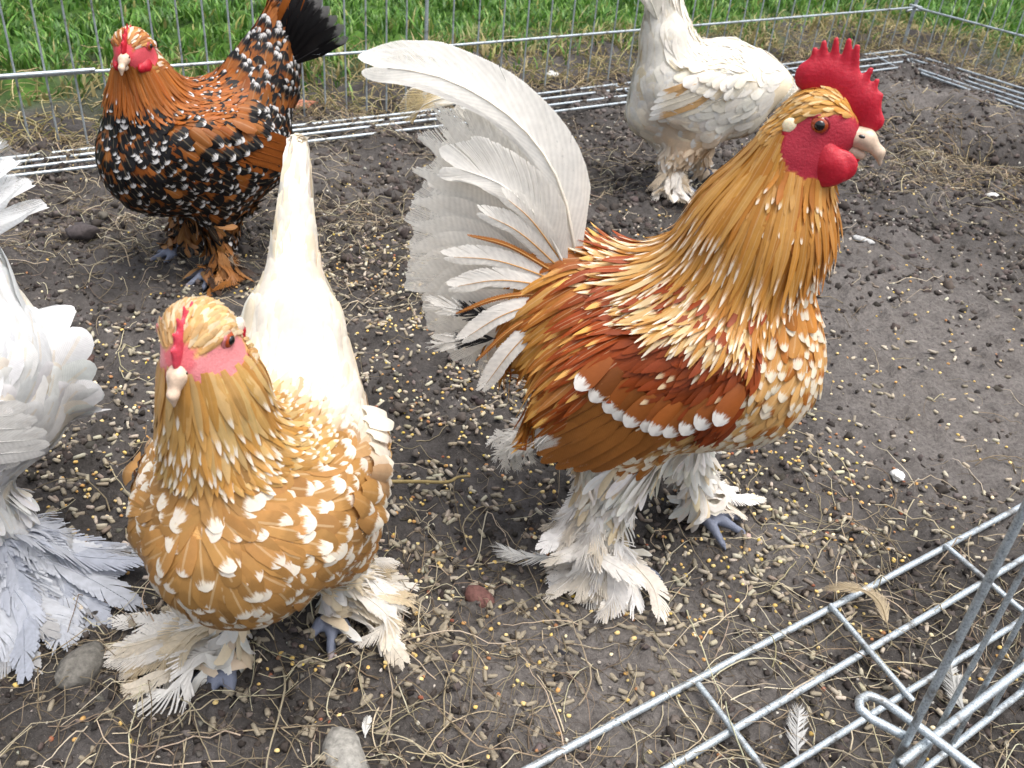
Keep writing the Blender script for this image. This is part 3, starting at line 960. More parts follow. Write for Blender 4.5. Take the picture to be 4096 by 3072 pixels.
    plume(mb, path, ns, .0072, 'oval', vary(c0, n, .06), c0, c0, np.tile([2, 2, .2], (n, 1)), twist=.5)
    kind(mb.build('leg_plumage', MF, root), 'stuff')

    # --- wing: bar of white tipped coverts, then the tan secondaries, one object each
    for sg in (-1, 1):
        rt = np.array([(-.052, .208), (-.047, .199), (-.041, .192), (-.035, .187), (-.028, .185), (-.020, .184), (-.011, .184), (-.002, .185), (.007, .190), (.014, .196)])
        tp = np.array([(-.072, .168), (-.077, .156), (-.081, .144), (-.083, .133), (-.081, .123), (-.070, .121), (-.058, .122), (-.046, .125), (-.032, .135), (-.016, .149)])
        P = side_points(s, rt, sg)
        for i in range(10):
            lay = .0006 * (9 - i)
            p0 = P[i] + [0, sg * (.003 + lay), 0]; p1 = np.array([tp[i, 0], sg * (.066 + lay), tp[i, 1]])
            pm = (p0 + p1) / 2 + [0, sg * .003, .001]
            tan = SN(172, 112, 52) * rng.uniform(.92, 1.06)
            quill('wing_feather', root, [p0, pm, p1], (-.06, sg, .16), .0085, .0105, tan, c1=WHITE if i < 4 else tan, c2=SN(140, 84, 30), fp=(.84 if i < 4 else 2, 2, .1), nb=60, fray=.010, ang=.55, cl=12, shaft_c=SN(140, 88, 40), shaft_r=.0006, curv=.10, bare=.0, tipround=.22)
        for r_, (zoff, L_, W_, n_, t1) in enumerate(((.000, .028, .0140, 12, .74), )):
            xs = np.linspace(-.052, .034, n_) + .003 * r_; zs = np.interp(xs, [-.055, -.02, .01, .035], [.218, .199, .197, .214]) + zoff
            P = side_points(s, np.stack([xs, zs], 1), sg)
            mb = MB(); path, ns = drape(s, P, lambda p: np.tile([-.55, 0, -1.0], (len(p), 1)), L_, .0055 + .001 * r_, .0100 + .001 * r_, jit=.05)
            tan = vary(SN(150, 84, 34) if r_ == 0 else SN(126, 52, 18), n_, .15)
            plume(mb, path, ns, W_, 'round', tan, np.tile(WHITE, (n_, 1)), tan * .8, np.tile([t1, 2, 0], (n_, 1)), droop=.12, twist=.1)
            mb.build('wing_bar', MF, root)

    # --- saddle hackles sweeping back and down over the tail root and rear
    P = scatter(V, Q, .0042, lambda p: (p[:, 2] > .186) & (p[:, 0] < -.030 - .35 * np.maximum(0, .225 - p[:, 2])) & (p[:, 0] > -.128))
    n = len(P); cols = pick([SN(188, 128, 54), SN(196, 142, 66), SN(160, 92, 34), SN(178, 112, 44), SN(202, 152, 82)], n, [.3, .25, .13, .22, .1])
    frnt = smooth(-.065, -.04, P[:, 0])[:, None]; cols = cols * (1 - frnt) + frnt * SN(150, 66, 18)
    Ls = rng.uniform(.060, .096, n)
    Ls = Ls * (.62 + .38 * smooth(-.035, -.065, P[:, 0]))
    fl = lambda p: np.stack([-1.0 + 0 * p[:, 0], np.sign(p[:, 1]) * np.minimum(1, np.abs(p[:, 1]) / .02) * .5, -.55 - 8 * np.maximum(0, np.abs(p[:, 1]) - .015)], 1)
    mb = MB(); path, ns = drape(s, P, fl, Ls, .0015, .009, stick=.3, K=6, hang=.50, hangdir=(-.85, 0, -1.0), jit=.12)
    plume(mb, path, ns, rng.uniform(.0056, .0078, n), 'lance', vary(cols, n, .07), vary(SN(226, 176, 96), n), cols * .75, np.stack([np.where(rng.random(n) < .4, .8, 2), np.full(n, 2.), np.full(n, .3)], 1), twist=.2, droop=.1)
    kind(mb.build('saddle_hackle', MF, root), 'stuff')

    # --- neck hackle
    P = scatter(V, Q, .0034, lambda p: (p[:, 2] > .238 + 1.7 * np.maximum(0, p[:, 0] - .03)) & (p[:, 0] > -.05) & (p[:, 2] < .352) & ~facef(p) & ~((p[:, 0] > .030) & (p[:, 2] > .338)) & ~((p[:, 0] > .040) & (p[:, 2] > .318)))
    n = len(P); x, y, z = P.T
    front = smooth(.030, .062, x)
    ztip = .216 + .064 * front + rng.normal(0, .006, n)
    Ls = np.clip((z - ztip) * 1.12, .024, .070)
    pale = np.clip(smooth(.325, .27, z) * smooth(.058, .02, x) * .62, 0, 1)
    gold = pick([SN(188, 134, 60), SN(196, 146, 76), SN(178, 120, 46)], n); crm = pick([SN(208, 172, 114), SN(220, 196, 150), SN(198, 156, 92)], n)
    c0 = np.where((rng.random(n) < pale)[:, None], crm, gold)
    c0 = c0 * (1 - .45 * front[:, None]) + .45 * front[:, None] * SN(172, 106, 40)
    tipw = rng.random(n) < .6
    mb = MB(); path, ns = drape(s, P, flow, Ls, .001, .0065, stick=.65, K=6, hang=.10, jit=.07)
    plume(mb, path, ns, rng.uniform(.0046, .0066, n), 'lance', vary(c0, n, .06), np.tile(SN(240, 228, 206), (n, 1)), c0 * .8, np.stack([np.where(tipw, .88, 2), np.full(n, 2.), np.full(n, .18)], 1), twist=.16, droop=.10)
    kind(mb.build('neck_hackle', MF, root), 'stuff')

    # --- head: tiny feathers on the crown and nape
    P = scatter(V, Q, .0026, lambda p: (p[:, 2] > .338) & ~facef(p) & (p[:, 0] < .060))
    n = len(P); cr = vary(pick([SN(206, 160, 92), SN(222, 190, 138), SN(198, 146, 70)], n), n, .08)
    mb = MB(); path, ns = drape(s, P, lambda p: np.stack([-1 + 0 * p[:, 0], 0 * p[:, 0], -.2 - 40 * np.maximum(0, .045 - p[:, 0])], 1), .010, .0003, .0016, jit=.1)
    plume(mb, path, ns, .0030, 'oval', cr, cr, cr, np.tile([2, 2, 0], (n, 1)))
    P = scatter(V, Q, .0034, lambda p: (p[:, 0] > .022) & (p[:, 2] > .280) & (p[:, 2] < .345) & ~facef(p))
    n = len(P); cr = vary(pick([SN(190, 130, 58), SN(204, 156, 88), SN(176, 110, 42)], n), n, .08)
    path, ns = drape(s, P, lambda p: np.tile([-.15, 0, -1.0], (len(p), 1)), .020, .0004, .0030, jit=.08)
    plume(mb, path, ns, .0052, 'lance', cr, np.tile(SN(238, 226, 204), (n, 1)), cr, np.stack([np.where(rng.random(n) < .35, .86, 2), np.full(n, 2.), np.zeros(n)], 1))
    kind(mb.build('crown_plumage', MF, root), 'stuff')
    f = head_parts(root, (.0425, 0, .3545), math.radians(9), math.radians(-6), SN(150, 26, 44), None, .0150, 1.0, earlobe=SN(222, 208, 176), body=s)

    # --- comb
    cb = Solid()
    for (a, b, ra, rb) in (((.033, .3805), (.041, .383), .0090, .0072), ((.041, .382), (.053, .379), .0072, .0072), ((.053, .378), (.064, .3705), .0072, .0075), ((.064, .371), (.0735, .361), .0075, .0050), ((.040, .375), (.056, .371), .006, .006), ((.056, .370), (.070, .360), .006, .005)):
        cb.cap((a[0], 0, a[1]), (b[0], 0, b[1]), ra, rb, .004, 2.1)
    for (a, b) in (((.0335, .384), (.0310, .3965)), ((.0385, .386), (.0350, .4010)), ((.0440, .386), (.0410, .4040)), ((.0495, .385), (.0480, .4045)), ((.0555, .383), (.0530, .4020)), ((.0610, .379), (.0640, .3900)), ((.0660, .373), (.0690, .3845)), ((.0700, .367), (.0730, .3770))):
        b = (a[0] + (b[0] - a[0]) * .86, a[1] + (b[1] - a[1]) * .86)
        cb.cap((a[0], 0, a[1]), (b[0], 0, b[1]), .0032, .0015, .0022, 1.6)
    solid_part('comb', cb, (.018, -.010, .346), (.084, .010, .408), .0009, MCOMB, root, lambda V: np.tile(SN(176, 14, 40), (len(V), 1)) * (1 + .18 * (vnoise(V[:, 0] * 900, V[:, 1] * 900, V[:, 2] * 900)[:, None] - .5)))

    # --- tail
    ivory = SN(238, 235, 228)
    for sg in (-1, 1):
        for i in range(13):
            t = i / 12
            a = math.radians(128 + 98 * t); Lq = np.interp(t, [0, .3, .7, 1], [.092, .078, .070, .060]) * rng.uniform(.96, 1.03)
            b0 = np.array([-.098, sg * (.010 + .0009 * i), .243 - .020 * t])
            d = np.array([math.cos(a), 0, math.sin(a)])
            lat = sg * .010
            m = b0 + d * Lq * .55 + [0, lat * .75, .006]; e = b0 + d * Lq + [0, lat, -.004 * t]
            N = np.array([0, sg * 1.0, 0]) + np.array([-math.sin(a), 0, math.cos(a)]) * .25
            c2 = SN(24, 22, 24)
            blk = sg == -1 and i in (5, 6)
            quill('tail_feather', root, [b0, m, e], N, (.0235 + .003 * rng.random()) * (1 - .2 * t), .0255 * (1 - .2 * t), ivory * rng.uniform(.94, 1.03), fp=(2, 2, 0), nb=90, ang=.44, fray=(.018 if i < 3 else .006), cl=13, shaft_c=SN(236, 230, 216), shaft_r=.0011, curv=.10, bare=.05, tipround=.30)
        # shorter coverts lying over them, some edged brown
        for i in range(9):
            t = i / 8; a = math.radians(126 + 108 * t); Lq = .058 + .018 * rng.random()
            b0 = np.array([-.090, sg * (.018 + .012 * t), .240 - .022 * t]); d = np.array([math.cos(a), 0, math.sin(a)])
            m = b0 + d * Lq * .55 + [0, sg * .016, .005]; e = b0 + d * Lq + [0, sg * .022, -.004]
            N = np.array([0, sg * 1.0, .2]); brown = i in (2, 5, 7)
            c = SN(176, 112, 52) if brown else ivory
            w_ = .0019 if brown else .0080
            quill('tail_covert', root, [b0, m, e], N, w_, w_ * .8, c, fp=(2, 2, .0), nb=40, ang=.5, fray=.03, cl=6, shaft_c=SN(206, 160, 100), shaft_r=.0007, curv=.12)
    # two torn feathers with black ink-like marks near the rear
    for (zz, a) in ((.205, 176), (.190, 196)):
        a = math.radians(a); b0 = np.array([-.128, -.040, zz]); d = np.array([math.cos(a), 0, math.sin(a)])
        quill('tail_covert', root, [b0, b0 + d * .022 + [0, -.006, .002], b0 + d * .044 + [0, -.006, 0]], (0, -1, .2), .007, .007, SN(22, 20, 22), c1=ivory, fp=(.62, 2, 0), nb=30, ang=.4, fray=.10, cl=3, shaft_r=.0004)
    # sickles: the great arching near one, its far twin with the curled end, and a shorter inner one
    quill('sickle_feather', root, [(-.084, -.012, .238), (-.098, -.020, .292), (-.119, -.026, .325), (-.147, -.030, .345), (-.182, -.032, .356), (-.222, -.032, .3555)], [(0.35, -1, .1), (.25, -1, .25), (.2, -1, .45), (.1, -1, .6)], .0185, .0150, ivory, nb=190, ang=.52, fray=.006, cl=24, shaft_c=SN(238, 232, 220), shaft_r=.0013, curv=.10, bare=.03, tipround=.22)
    quill('sickle_feather', root, [(-.088, .006, .240), (-.104, .012, .285), (-.128, .014, .312), (-.156, .008, .334), (-.178, -.006, .338), (-.193, -.016, .334), (-.200, -.020, .326)], [(0, -1, .2), (0, -1, .3), (.2, -1, .5), (.2, -.9, .7)], .0130, .0110, ivory, c1=SN(206, 186, 140), fp=(.90, 2, 0), nb=150, ang=.42, fray=.012, cl=10, shaft_r=.0012, curv=.12, tipround=.3)
    quill('sickle_feather', root, [(-.088, -.018, .236), (-.108, -.030, .275), (-.134, -.036, .297), (-.166, -.036, .303)], [(.1, -1, .2), (0, -1, .3), (0, -1, .4)], .0180, .0155, ivory * .97, nb=100, ang=.52, fray=.02, cl=10, shaft_r=.0011, curv=.10, tipround=.3)
    # curled white fluff behind the wing tip
    for i in range(12):
        b0 = np.array([-.072 + rng.normal(0, .006), -.050 + rng.normal(0, .006), .150 + rng.normal(0, .008)])
        quill('fluff_feather', root, [b0, b0 + [-.016, -.012, -.012], b0 + [-.030, -.012, -.026], b0 + [-.030 + rng.normal(0, .008), -.010, -.046]], (-.4, -1, .3), .007, .007, WHITE * rng.uniform(.9, 1), nb=30, ang=.5, fray=.22, cl=3, shaft_r=.0005, tipround=.4)
    # --- feathered feet
    tones = [SN(232, 228, 221), SN(229, 221, 208), SN(235, 232, 228)]
    fan_feet(root, feetR, (-.030, -.034, .050), -1, 34, (.030, .048), (.014, .021), tones, -1.45, 1.0, fray=.055)
    fan_feet(root, (-.034, -.036, .050), (-.038, -.036, .100), -1, 26, (.026, .042), (.014, .020), tones, -1.5, -.2, fray=.08, zmin=.034)
    fan_feet(root, feetL, (.018, .046, .060), 1, 24, (.030, .048), (.012, .016), tones, -.2, 1.35, fray=.08)
    fan_feet(root, (.016, .044, .050), (.008, .042, .090), 1, 12, (.022, .034), (.012, .016), tones, -.6, 1.2, fray=.08, zmin=.03)
    return root


rooster = build_rooster()


# ------------------------------------------------------------------ hens
def hen_body(P):
    """P: dict of pose values; returns the solved solid"""
    s = Solid()
    k_ = P.get('girth', 1.0)
    s.cap((.030, 0, .138), (-.015, 0, .138), .057 * k_, .061 * k_, .01)
    s.cap((-.015, 0, .138), (-.070, 0, .150), .061 * k_, .045 * k_, .02)
    nb, nm, hc = np.array(P['nb']), np.array(P['nm']), np.array(P['hc'])
    s.cap((.016, 0, .168), nb, P.get('nbr', .046) * k_, P.get('nr', .032), .03)
    s.cap(nb, nm, P.get('nr', .032), .0210, .025)
    s.cap(nm, hc, .0210, .0168, .016)
    s.cap((-.045, 0, P.get('fz', .112)), (-.084, 0, P.get('fz', .112) + .010), .045 * k_, .036 * k_, .02)
    fx = np.array([math.cos(P['yaw']) * math.cos(P['pitch']), math.sin(P['yaw']) * math.cos(P['pitch']), -math.sin(P['pitch'])])
    s.cap(hc + fx * .001, hc + fx * .012 + [0, 0, -.003], .0150, .0105, .010)
    tb, tt = np.array(P['tb']), np.array(P['tt'])
    s.cap((-.060, 0, .165), tb, .045, .030, .03)
    s.cap(tb, tb * (1 - P.get('cone', .65)) + tt * P.get('cone', .65), P.get('tr', .030), P.get('coner', .010), .02, 1.6)
    th = math.radians(18); R = [[math.cos(th), 0, -math.sin(th)], [0, 1, 0], [math.sin(th), 0, math.cos(th)]]
    for sg in (-1, 1): s.ell((-.020, sg * .057 * k_, P.get('wz', .150)), (.066, .016, .040), R, .016)
    for sg, ft, yw in P['feet']:
        ft = np.array(ft)
        shank_chain(s, (-.014, sg * .036, .100), (ft[0] - .012, ft[1], .052), ft, toe_set(ft, yw, .034), .0047)
    lo = np.minimum(hc - .045, [-.12, -.11, -.004]); lo = np.minimum(lo, tt - .03); lo[1] = -.11
    hi = np.maximum(hc + .045, [.115, .11, 0]); hi = np.maximum(hi, tt + .02); hi[1] = .11
    lo[2] = -.004
    lo[1] = min(lo[1], hc[1] - .04); hi[1] = max(hi[1], hc[1] + .04)
    s.solve(lo, hi, .0029)
    return s, fx


def make_hen(label, loc, rz, P, style, group=None):
    root = thing('hen', label, 'hen', loc, rz)
    root.scale = (P.get('size', 1.0),) * 3
    s, fx = hen_body(P)
    V, Q = s.surface()
    hc, nm, nb, tb, tt = (np.array(P[k]) for k in ('hc', 'nm', 'nb', 'tb', 'tt'))
    lat = np.array([-fx[1], fx[0], 0]); lat /= np.linalg.norm(lat); upv = np.cross(fx, lat)
    fc = hc + fx * .011 - upv * .003
    def face(p):
        q = p - fc
        return ((q @ fx) / .0165) ** 2 + ((q @ upv) / .0104) ** 2 < 1
    c = np.tile(style['skin'], (len(V), 1))
    headz = np.linalg.norm(V - hc, axis=1) < .045
    c[face(V) & headz] = style.get('face', SN(196, 92, 100))
    c[(np.linalg.norm(V - (hc + fx * .019 + upv * .006), axis=1) < .0085)] = style.get('face', SN(196, 92, 100)) * [.95, .6, .65]
    leg = V[:, 2] < .045; c[leg] = SN(104, 110, 126)
    for sg, ft, yw in P['feet']:
        d = np.hypot(V[:, 0] - ft[0], V[:, 1] - ft[1]); c[(V[:, 2] < .018) & (d > .0345) & (np.sign(V[:, 1]) == sg)] = SN(150, 138, 136)
    tl = ((V - tb) @ ((tt - tb) / np.linalg.norm(tt - tb)) > -.03) & (V[:, 0] < -.045); c[tl] = style['tail'](1)[0]
    mesh_obj('body', V, Q, MSKIN, root, {'c0': c})
    sp = Spine([hc + [.004, 0, .035], nm, nb * .8 + np.array([-.006, 0, .04]) * .2, (-.020, 0, .185), (-.060, 0, .185), tb + [.01, 0, .01], tt])
    flow = lambda p: sp.flow(p) + np.array([-.20, 0, -.42]) * smooth(-.075, -.02, p[:, 0])[:, None]
    d_axis = lambda p, a, b: (lambda h: np.linalg.norm(p - a - h[:, None] * (b - a), axis=1))(np.clip(((p - a) @ (b - a)) / ((b - a) @ (b - a)), 0, 1))
    hd = lambda p: np.linalg.norm(p - hc, axis=1)
    tailax = tt - tb; tailax = tailax / np.linalg.norm(tailax)

    def coat(name, spacing, mask, L, W, prof, lift, fl=flow, stick=.8, jit=.10, part_kind='stuff', hang=0.0, hangdir=(0, 0, -1), droop=.12, twist=.2):
        p = scatter(V, Q, spacing, mask); n = len(p)
        if n == 0: return
        c0, c1, c2, fp = style['paint'](name, p, n)
        ls = (L(p) if callable(L) else np.full(n, L)) * rng.uniform(.85, 1.15, n)
        mb = MB(); path, ns = drape(s, p, fl, ls, .0006, lift, stick=stick, jit=jit, hang=hang, hangdir=hangdir)
        ws = (W(p) if callable(W) else np.full(n, W)) * rng.uniform(.9, 1.1, n)
        plume(mb, path, ns, ws, prof, c0, c1, c2, fp, droop=droop, twist=twist)
        o = mb.build(name, MF, root); kind(o, part_kind)

    neckz = lambda p: (p[:, 2] > .186 + P.get('neck_cut', .6) * np.maximum(0, p[:, 0] - .02)) & (p[:, 0] > -.045) & (hd(p) > .023)
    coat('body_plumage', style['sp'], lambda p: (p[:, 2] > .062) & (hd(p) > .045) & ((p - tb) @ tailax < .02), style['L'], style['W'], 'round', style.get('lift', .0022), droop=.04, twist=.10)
    # cushion and tail coverts run up the tail
    coat('tail_plumage', style['sp'] * .85, lambda p: ((p - tb) @ tailax > -.035) & (p[:, 0] < -.045), style['L'] * 1.45, style['W'] * 1.10, 'round', .0035, droop=.07, twist=.12, fl=lambda p: np.tile(tailax, (len(p), 1)) + np.array([-.08, 0, 0]))
    coat('leg_plumage', .0048, lambda p: (p[:, 2] > .016) & (p[:, 2] < .078) & (np.abs(p[:, 1]) > .014), .022, .0078, 'oval', .008, fl=lambda p: np.stack([0 * p[:, 0] - .2, np.sign(p[:, 1]) * .5, -1 + 0 * p[:, 0]], 1), stick=.4, jit=.3, twist=.5)
    coat('neck_plumage', .0038, lambda p: neckz(p), lambda p: np.clip((p[:, 2] - .165) * .5, .016, .034) * P.get('hackle', 1.0), .0056, 'lance', .0030, stick=.7, jit=.07, twist=.15)
    coat('crown_plumage', .0023, lambda p: (hd(p) < .030) & ~face(p) & ((p - hc) @ fx < .015),   .0085, .0027, 'oval', .0015, fl=lambda p: -fx + np.array([0, 0, -.25]) - upv * np.maximum(0, (-(p - hc) @ fx + .004))[:, None] * 60)
    # wings: flight feathers one by one, under a row of coverts
    for sg in (-1, 1):
        n = 9; q_ = np.linspace(0, 1, n)
        rt = np.stack([np.interp(q_, [0, .5, 1], [-.046, -.018, .020]), np.interp(q_, [0, .5, 1], [.172, .152, .160])], 1)
        tp = np.stack([np.interp(q_, [0, .35, 1], [-.088, -.098, -.030]), np.interp(q_, [0, .35, 1], [.150, .122, .112])], 1)
        wdz = P.get('wz', .150) - .150; rt[:, 1] += wdz; tp[:, 1] += wdz
        p = side_points(s, rt, sg); ytip = P.get('wing_y', .058 * P.get('girth', 1.0))
        for i in range(n):
            lay = .0005 * (n - i)
            p0 = p[i] + [0, sg * (.0015 + lay), 0]; p1 = np.array([tp[i, 0], sg * (ytip + lay), tp[i, 1]])
            cw, ct, thr = style['flight'](i)
            quill('wing_feather', root, [p0, (p0 + p1) / 2 + [0, sg * .003, .001], p1], (-.06, sg, .16), .0075, .0095, cw, c1=ct, fp=(thr, 2, .1), nb=52, fray=.012, cl=10, ang=.55, shaft_c=cw * .9, shaft_r=.0006, curv=.1, bare=0., tipround=.24)
        for r_, (zo, L_, W_, m) in enumerate(((.004, .026, .0155, 9), (.015, .024, .0145, 9))):
            xs = np.linspace(-.050, .020, m); zs = np.interp(xs, [-.05, 0, .03], [.178, .166, .172]) + zo + wdz
            p = side_points(s, np.stack([xs, zs], 1), sg)
            c0, c1, c2, fp = style['paint']('wing_covert', p, m)
            mb = MB(); path, ns = drape(s, p, lambda q: np.tile([-.75, 0, -.8], (len(q), 1)), L_, .0035 + .0008 * r_, .0065 + .0008 * r_, jit=.06)
            plume(mb, path, ns, W_, 'round', c0, c1, c2, fp); mb.build('wing_covert', MF, root)
    # tail: a tent of stiff feathers
    nt_ = P.get('ntail', 6)
    for sg in (-1, 1):
        for i in range(nt_):
            t = i / max(1, nt_ - 1)
            b0 = tb * .75 + tt * .25 + np.array([-.010 * t, sg * (.004 + .010 * t), -.010 * t])
            e = tt + np.array([-.030 * t - .006, sg * (.004 + P.get('spread', .022) * t), -.052 * t])
            m = (b0 + e) / 2 + np.array([.004, sg * .010, .004])
            cw, ct, thr = style['tail'](i)
            quill('tail_feather', root, [b0, m, e], np.array(P.get('tailn', (.12, 1, .05))) * [1, sg, 1], P.get('tailw', .013), P.get('tailw', .013), cw, c1=ct, fp=(thr, 2, 0), nb=80, fray=.005, cl=12, ang=.40, shaft_c=np.minimum(cw * 1.08, .9), shaft_r=.0009, curv=.12, tipround=.3)
    head_parts(root, hc + fx * .000, P['pitch'], P['yaw'], style.get('face', SN(196, 92, 100)), 'hen', P.get('wattle', .0062), .86, earlobe=style.get('lobe'), body=s, comb_c=style.get('comb'))
    for (sg, ft, yw), (n, Lr, Wr, a0, a1) in zip(P['feet'], P['fans']):
        if n: fan_feet(root, np.array(ft), np.array([ft[0] - .010, ft[1], .055]), sg, n, Lr, Wr, style['foot'], a0, a1, fray=.07)
    return root


one = lambda n, v: np.full(n, float(v))


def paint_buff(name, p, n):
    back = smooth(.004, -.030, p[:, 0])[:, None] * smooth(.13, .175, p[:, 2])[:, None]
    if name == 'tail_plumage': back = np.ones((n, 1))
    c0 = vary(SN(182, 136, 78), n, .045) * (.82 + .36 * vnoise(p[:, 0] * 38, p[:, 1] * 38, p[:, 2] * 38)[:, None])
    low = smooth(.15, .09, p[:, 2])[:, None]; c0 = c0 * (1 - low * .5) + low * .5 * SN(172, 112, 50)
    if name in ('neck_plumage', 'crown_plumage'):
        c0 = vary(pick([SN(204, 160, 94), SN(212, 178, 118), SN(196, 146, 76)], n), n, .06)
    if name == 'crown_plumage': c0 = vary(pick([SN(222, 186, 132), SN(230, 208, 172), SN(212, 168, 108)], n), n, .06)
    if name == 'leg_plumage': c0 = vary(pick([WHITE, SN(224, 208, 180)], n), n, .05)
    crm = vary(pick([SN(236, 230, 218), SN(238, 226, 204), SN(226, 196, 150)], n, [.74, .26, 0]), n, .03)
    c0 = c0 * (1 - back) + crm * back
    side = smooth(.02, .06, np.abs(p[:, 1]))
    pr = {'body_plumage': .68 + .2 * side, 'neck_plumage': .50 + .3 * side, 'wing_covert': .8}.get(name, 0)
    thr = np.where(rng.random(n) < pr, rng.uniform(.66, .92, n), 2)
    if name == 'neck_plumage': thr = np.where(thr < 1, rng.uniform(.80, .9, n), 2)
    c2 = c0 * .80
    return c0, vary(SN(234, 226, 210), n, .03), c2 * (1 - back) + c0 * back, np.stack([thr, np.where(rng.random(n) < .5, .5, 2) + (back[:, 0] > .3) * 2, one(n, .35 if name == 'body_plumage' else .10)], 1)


BUFF = dict(skin=SN(196, 150, 90), sp=.0066, L=.026, W=.0122, lift=.0017, paint=paint_buff, face=SN(204, 124, 126), comb=SN(190, 62, 78), lobe=SN(226, 206, 190),
            flight=lambda i: (SN(214, 176, 118), WHITE, .8), tail=lambda i: (SN(238, 234, 224), WHITE, 2),
            foot=[SN(222, 217, 208), SN(218, 208, 190), SN(212, 198, 172), SN(226, 223, 217)])


def paint_spangle(name, p, n):
    base = pick([SN(150, 88, 35), SN(136, 75, 27), SN(160, 99, 46)], n)
    c0 = vary(base, n, .12)
    blk = np.tile(SN(20, 18, 20), (n, 1))
    r = rng.random(n)
    thr1 = np.where(r < .72, rng.uniform(.86, .96, n), 2); thr2 = np.where(r < .96, rng.uniform(.36, .56, n), 2)
    if name == 'neck_plumage':
        c0 = vary(SN(166, 94, 34), n, .12); thr1 = np.where(r < .14, .90, 2); thr2 = np.where((r < .30) & (p[:, 2] < .215), .76, 2)
    if name == 'crown_plumage':
        c0 = vary(pick([SN(196, 140, 80), SN(226, 212, 190), SN(170, 104, 50)], n), n, .1); thr1[:] = 2; thr2[:] = 2
    if name == 'leg_plumage':
        c0 = vary(pick([SN(140, 92, 46), SN(52, 40, 32), SN(166, 116, 66)], n), n, .15); thr1 = np.where(r < .15, .85, 2); thr2 = np.where(r < .4, .6, 2)
    if name == 'tail_plumage':
        thr1 = np.where(r < .72, .90, 2); thr2 = np.where(r < .9, .66, 2)
    return c0, np.tile(SN(226, 224, 222), (n, 1)), blk, np.stack([thr1, thr2, one(n, .12)], 1)


SPANGLE = dict(skin=SN(150, 84, 30), sp=.0074, L=.023, W=.0125, paint=paint_spangle, face=SN(198, 74, 84), lobe=SN(216, 190, 180),
               flight=lambda i: (SN(40, 36, 36) if i > 4 else SN(150, 82, 28), WHITE, .9), tail=lambda i: (SN(26, 24, 26) if i > 0 else SN(150, 84, 30), SN(120, 118, 118), .97 if i > 0 else 2),
               foot=[SN(150, 98, 48), SN(64, 46, 34), SN(170, 120, 70), SN(196, 180, 160)])


def paint_white(name, p, n):
    c0 = vary(pick([SN(228, 229, 229), SN(222, 223, 224), SN(228, 222, 210)], n, [.6, .3, .1]), n, .035)
    return c0, c0, c0, np.stack([one(n, 2), one(n, 2), one(n, .25)], 1)


WHT = dict(lift=.0022, skin=SN(214, 212, 208), sp=.0100, L=.034, W=.0200, paint=paint_white, face=SN(206, 90, 98), lobe=SN(226, 206, 190),
           flight=lambda i: (SN(228, 228, 226), WHITE, 2), tail=lambda i: (SN(230, 231, 231), WHITE, 2),
           foot=[SN(180, 184, 192), SN(168, 173, 184), SN(190, 193, 198)])


def paint_cream(name, p, n):
    c0 = vary(pick([SN(236, 232, 222), SN(236, 229, 213), SN(230, 216, 188)], n, [.76, .20, .04]), n, .025)
    low = (smooth(.125, .09, p[:, 2]) * smooth(-.10, -.03, p[:, 0]))[:, None] * .6
    c0 = c0 * (1 - low) + low * SN(214, 176, 126)
    return c0, np.tile(WHITE, (n, 1)), c0, np.stack([np.where(rng.random(n) < .3, .8, 2), one(n, 2), one(n, .15)], 1)


CRM = dict(lift=.0018, skin=SN(220, 204, 176), sp=.0110, L=.034, W=.0200, paint=paint_cream, face=SN(206, 90, 98), lobe=SN(226, 206, 190),
           flight=lambda i: (SN(234, 226, 208) if i % 3 else SN(214, 176, 124), WHITE, .85), tail=lambda i: (SN(238, 234, 224), SN(196, 176, 140), .86 if i in (1, 3) else 2),
           foot=[SN(226, 220, 210), SN(206, 190, 166), SN(230, 226, 220)])

buff_hen = make_hen('buff hen with white spots on its round breast and white tail facing the camera', (-.144, .405, 0), math.radians(-92),
    dict(nb=(.026, -.008, .208), nm=(.026, -.008, .240), hc=(.027, -.011, .266), nr=.0225, nbr=.040, wz=.130, yaw=math.radians(-8), pitch=math.radians(26), tb=(-.090, -.002, .200), tt=(-.165, -.016, .300), girth=.90,
         feet=[(-1, (.018, -.024, .010), -.25), (1, (-.034, .032, .010), .15)], wattle=.0065, spread=.002, ntail=0, tailw=.0055, tailn=(1, .35, .5), cone=.97, coner=.0045,
         fans=[(34, (.046, .074), (.016, .024), -1.1, .75), (28, (.038, .058), (.016, .022), -1.2, .5)]), BUFF)

dark_hen = make_hen('dark orange hen spangled black and white with black tail by the lawn fence', (-.384, .958, 0), math.atan2(-.70, -.70),
    dict(nb=(.034, .006, .200), nm=(.040, .012, .228), hc=(.046, .018, .256), yaw=math.radians(44), pitch=math.radians(16), tb=(-.098, 0, .205), tt=(-.142, 0, .300), tr=.038, coner=.018, size=1.03, girth=1.04,
         feet=[(1, (.000, .036, .010), .1), (-1, (.004, -.036, .010), -.2)], wattle=.0085, spread=.024, ntail=7,
         fans=[(12, (.026, .042), (.010, .015), -.9, .8), (12, (.026, .042), (.010, .015), -.9, .8)]), SPANGLE)

white_hen = make_hen('white hen cut off by the left edge of the photo with feathered foot', (-.422, .426, 0), math.atan2(-.65, -.75),
    dict(nb=(.030, -.006, .190), nm=(.052, -.016, .200), hc=(.078, -.030, .190), yaw=math.radians(-30), pitch=math.radians(40), tb=(-.074, -.012, .200), tt=(-.084, -.038, .285), tailn=(.5, .9, .2), size=1.10, girth=1.14, fz=.106,
         feet=[(1, (-.060, .026, .010), .1), (-1, (.006, -.040, .010), -.1)], wattle=.0065, spread=.020, ntail=7, tailw=.017,
         fans=[(54, (.050, .084), (.018, .026), -1.3, .8), (0, (.04, .06), (.014, .02), -.9, .8)]), WHT)

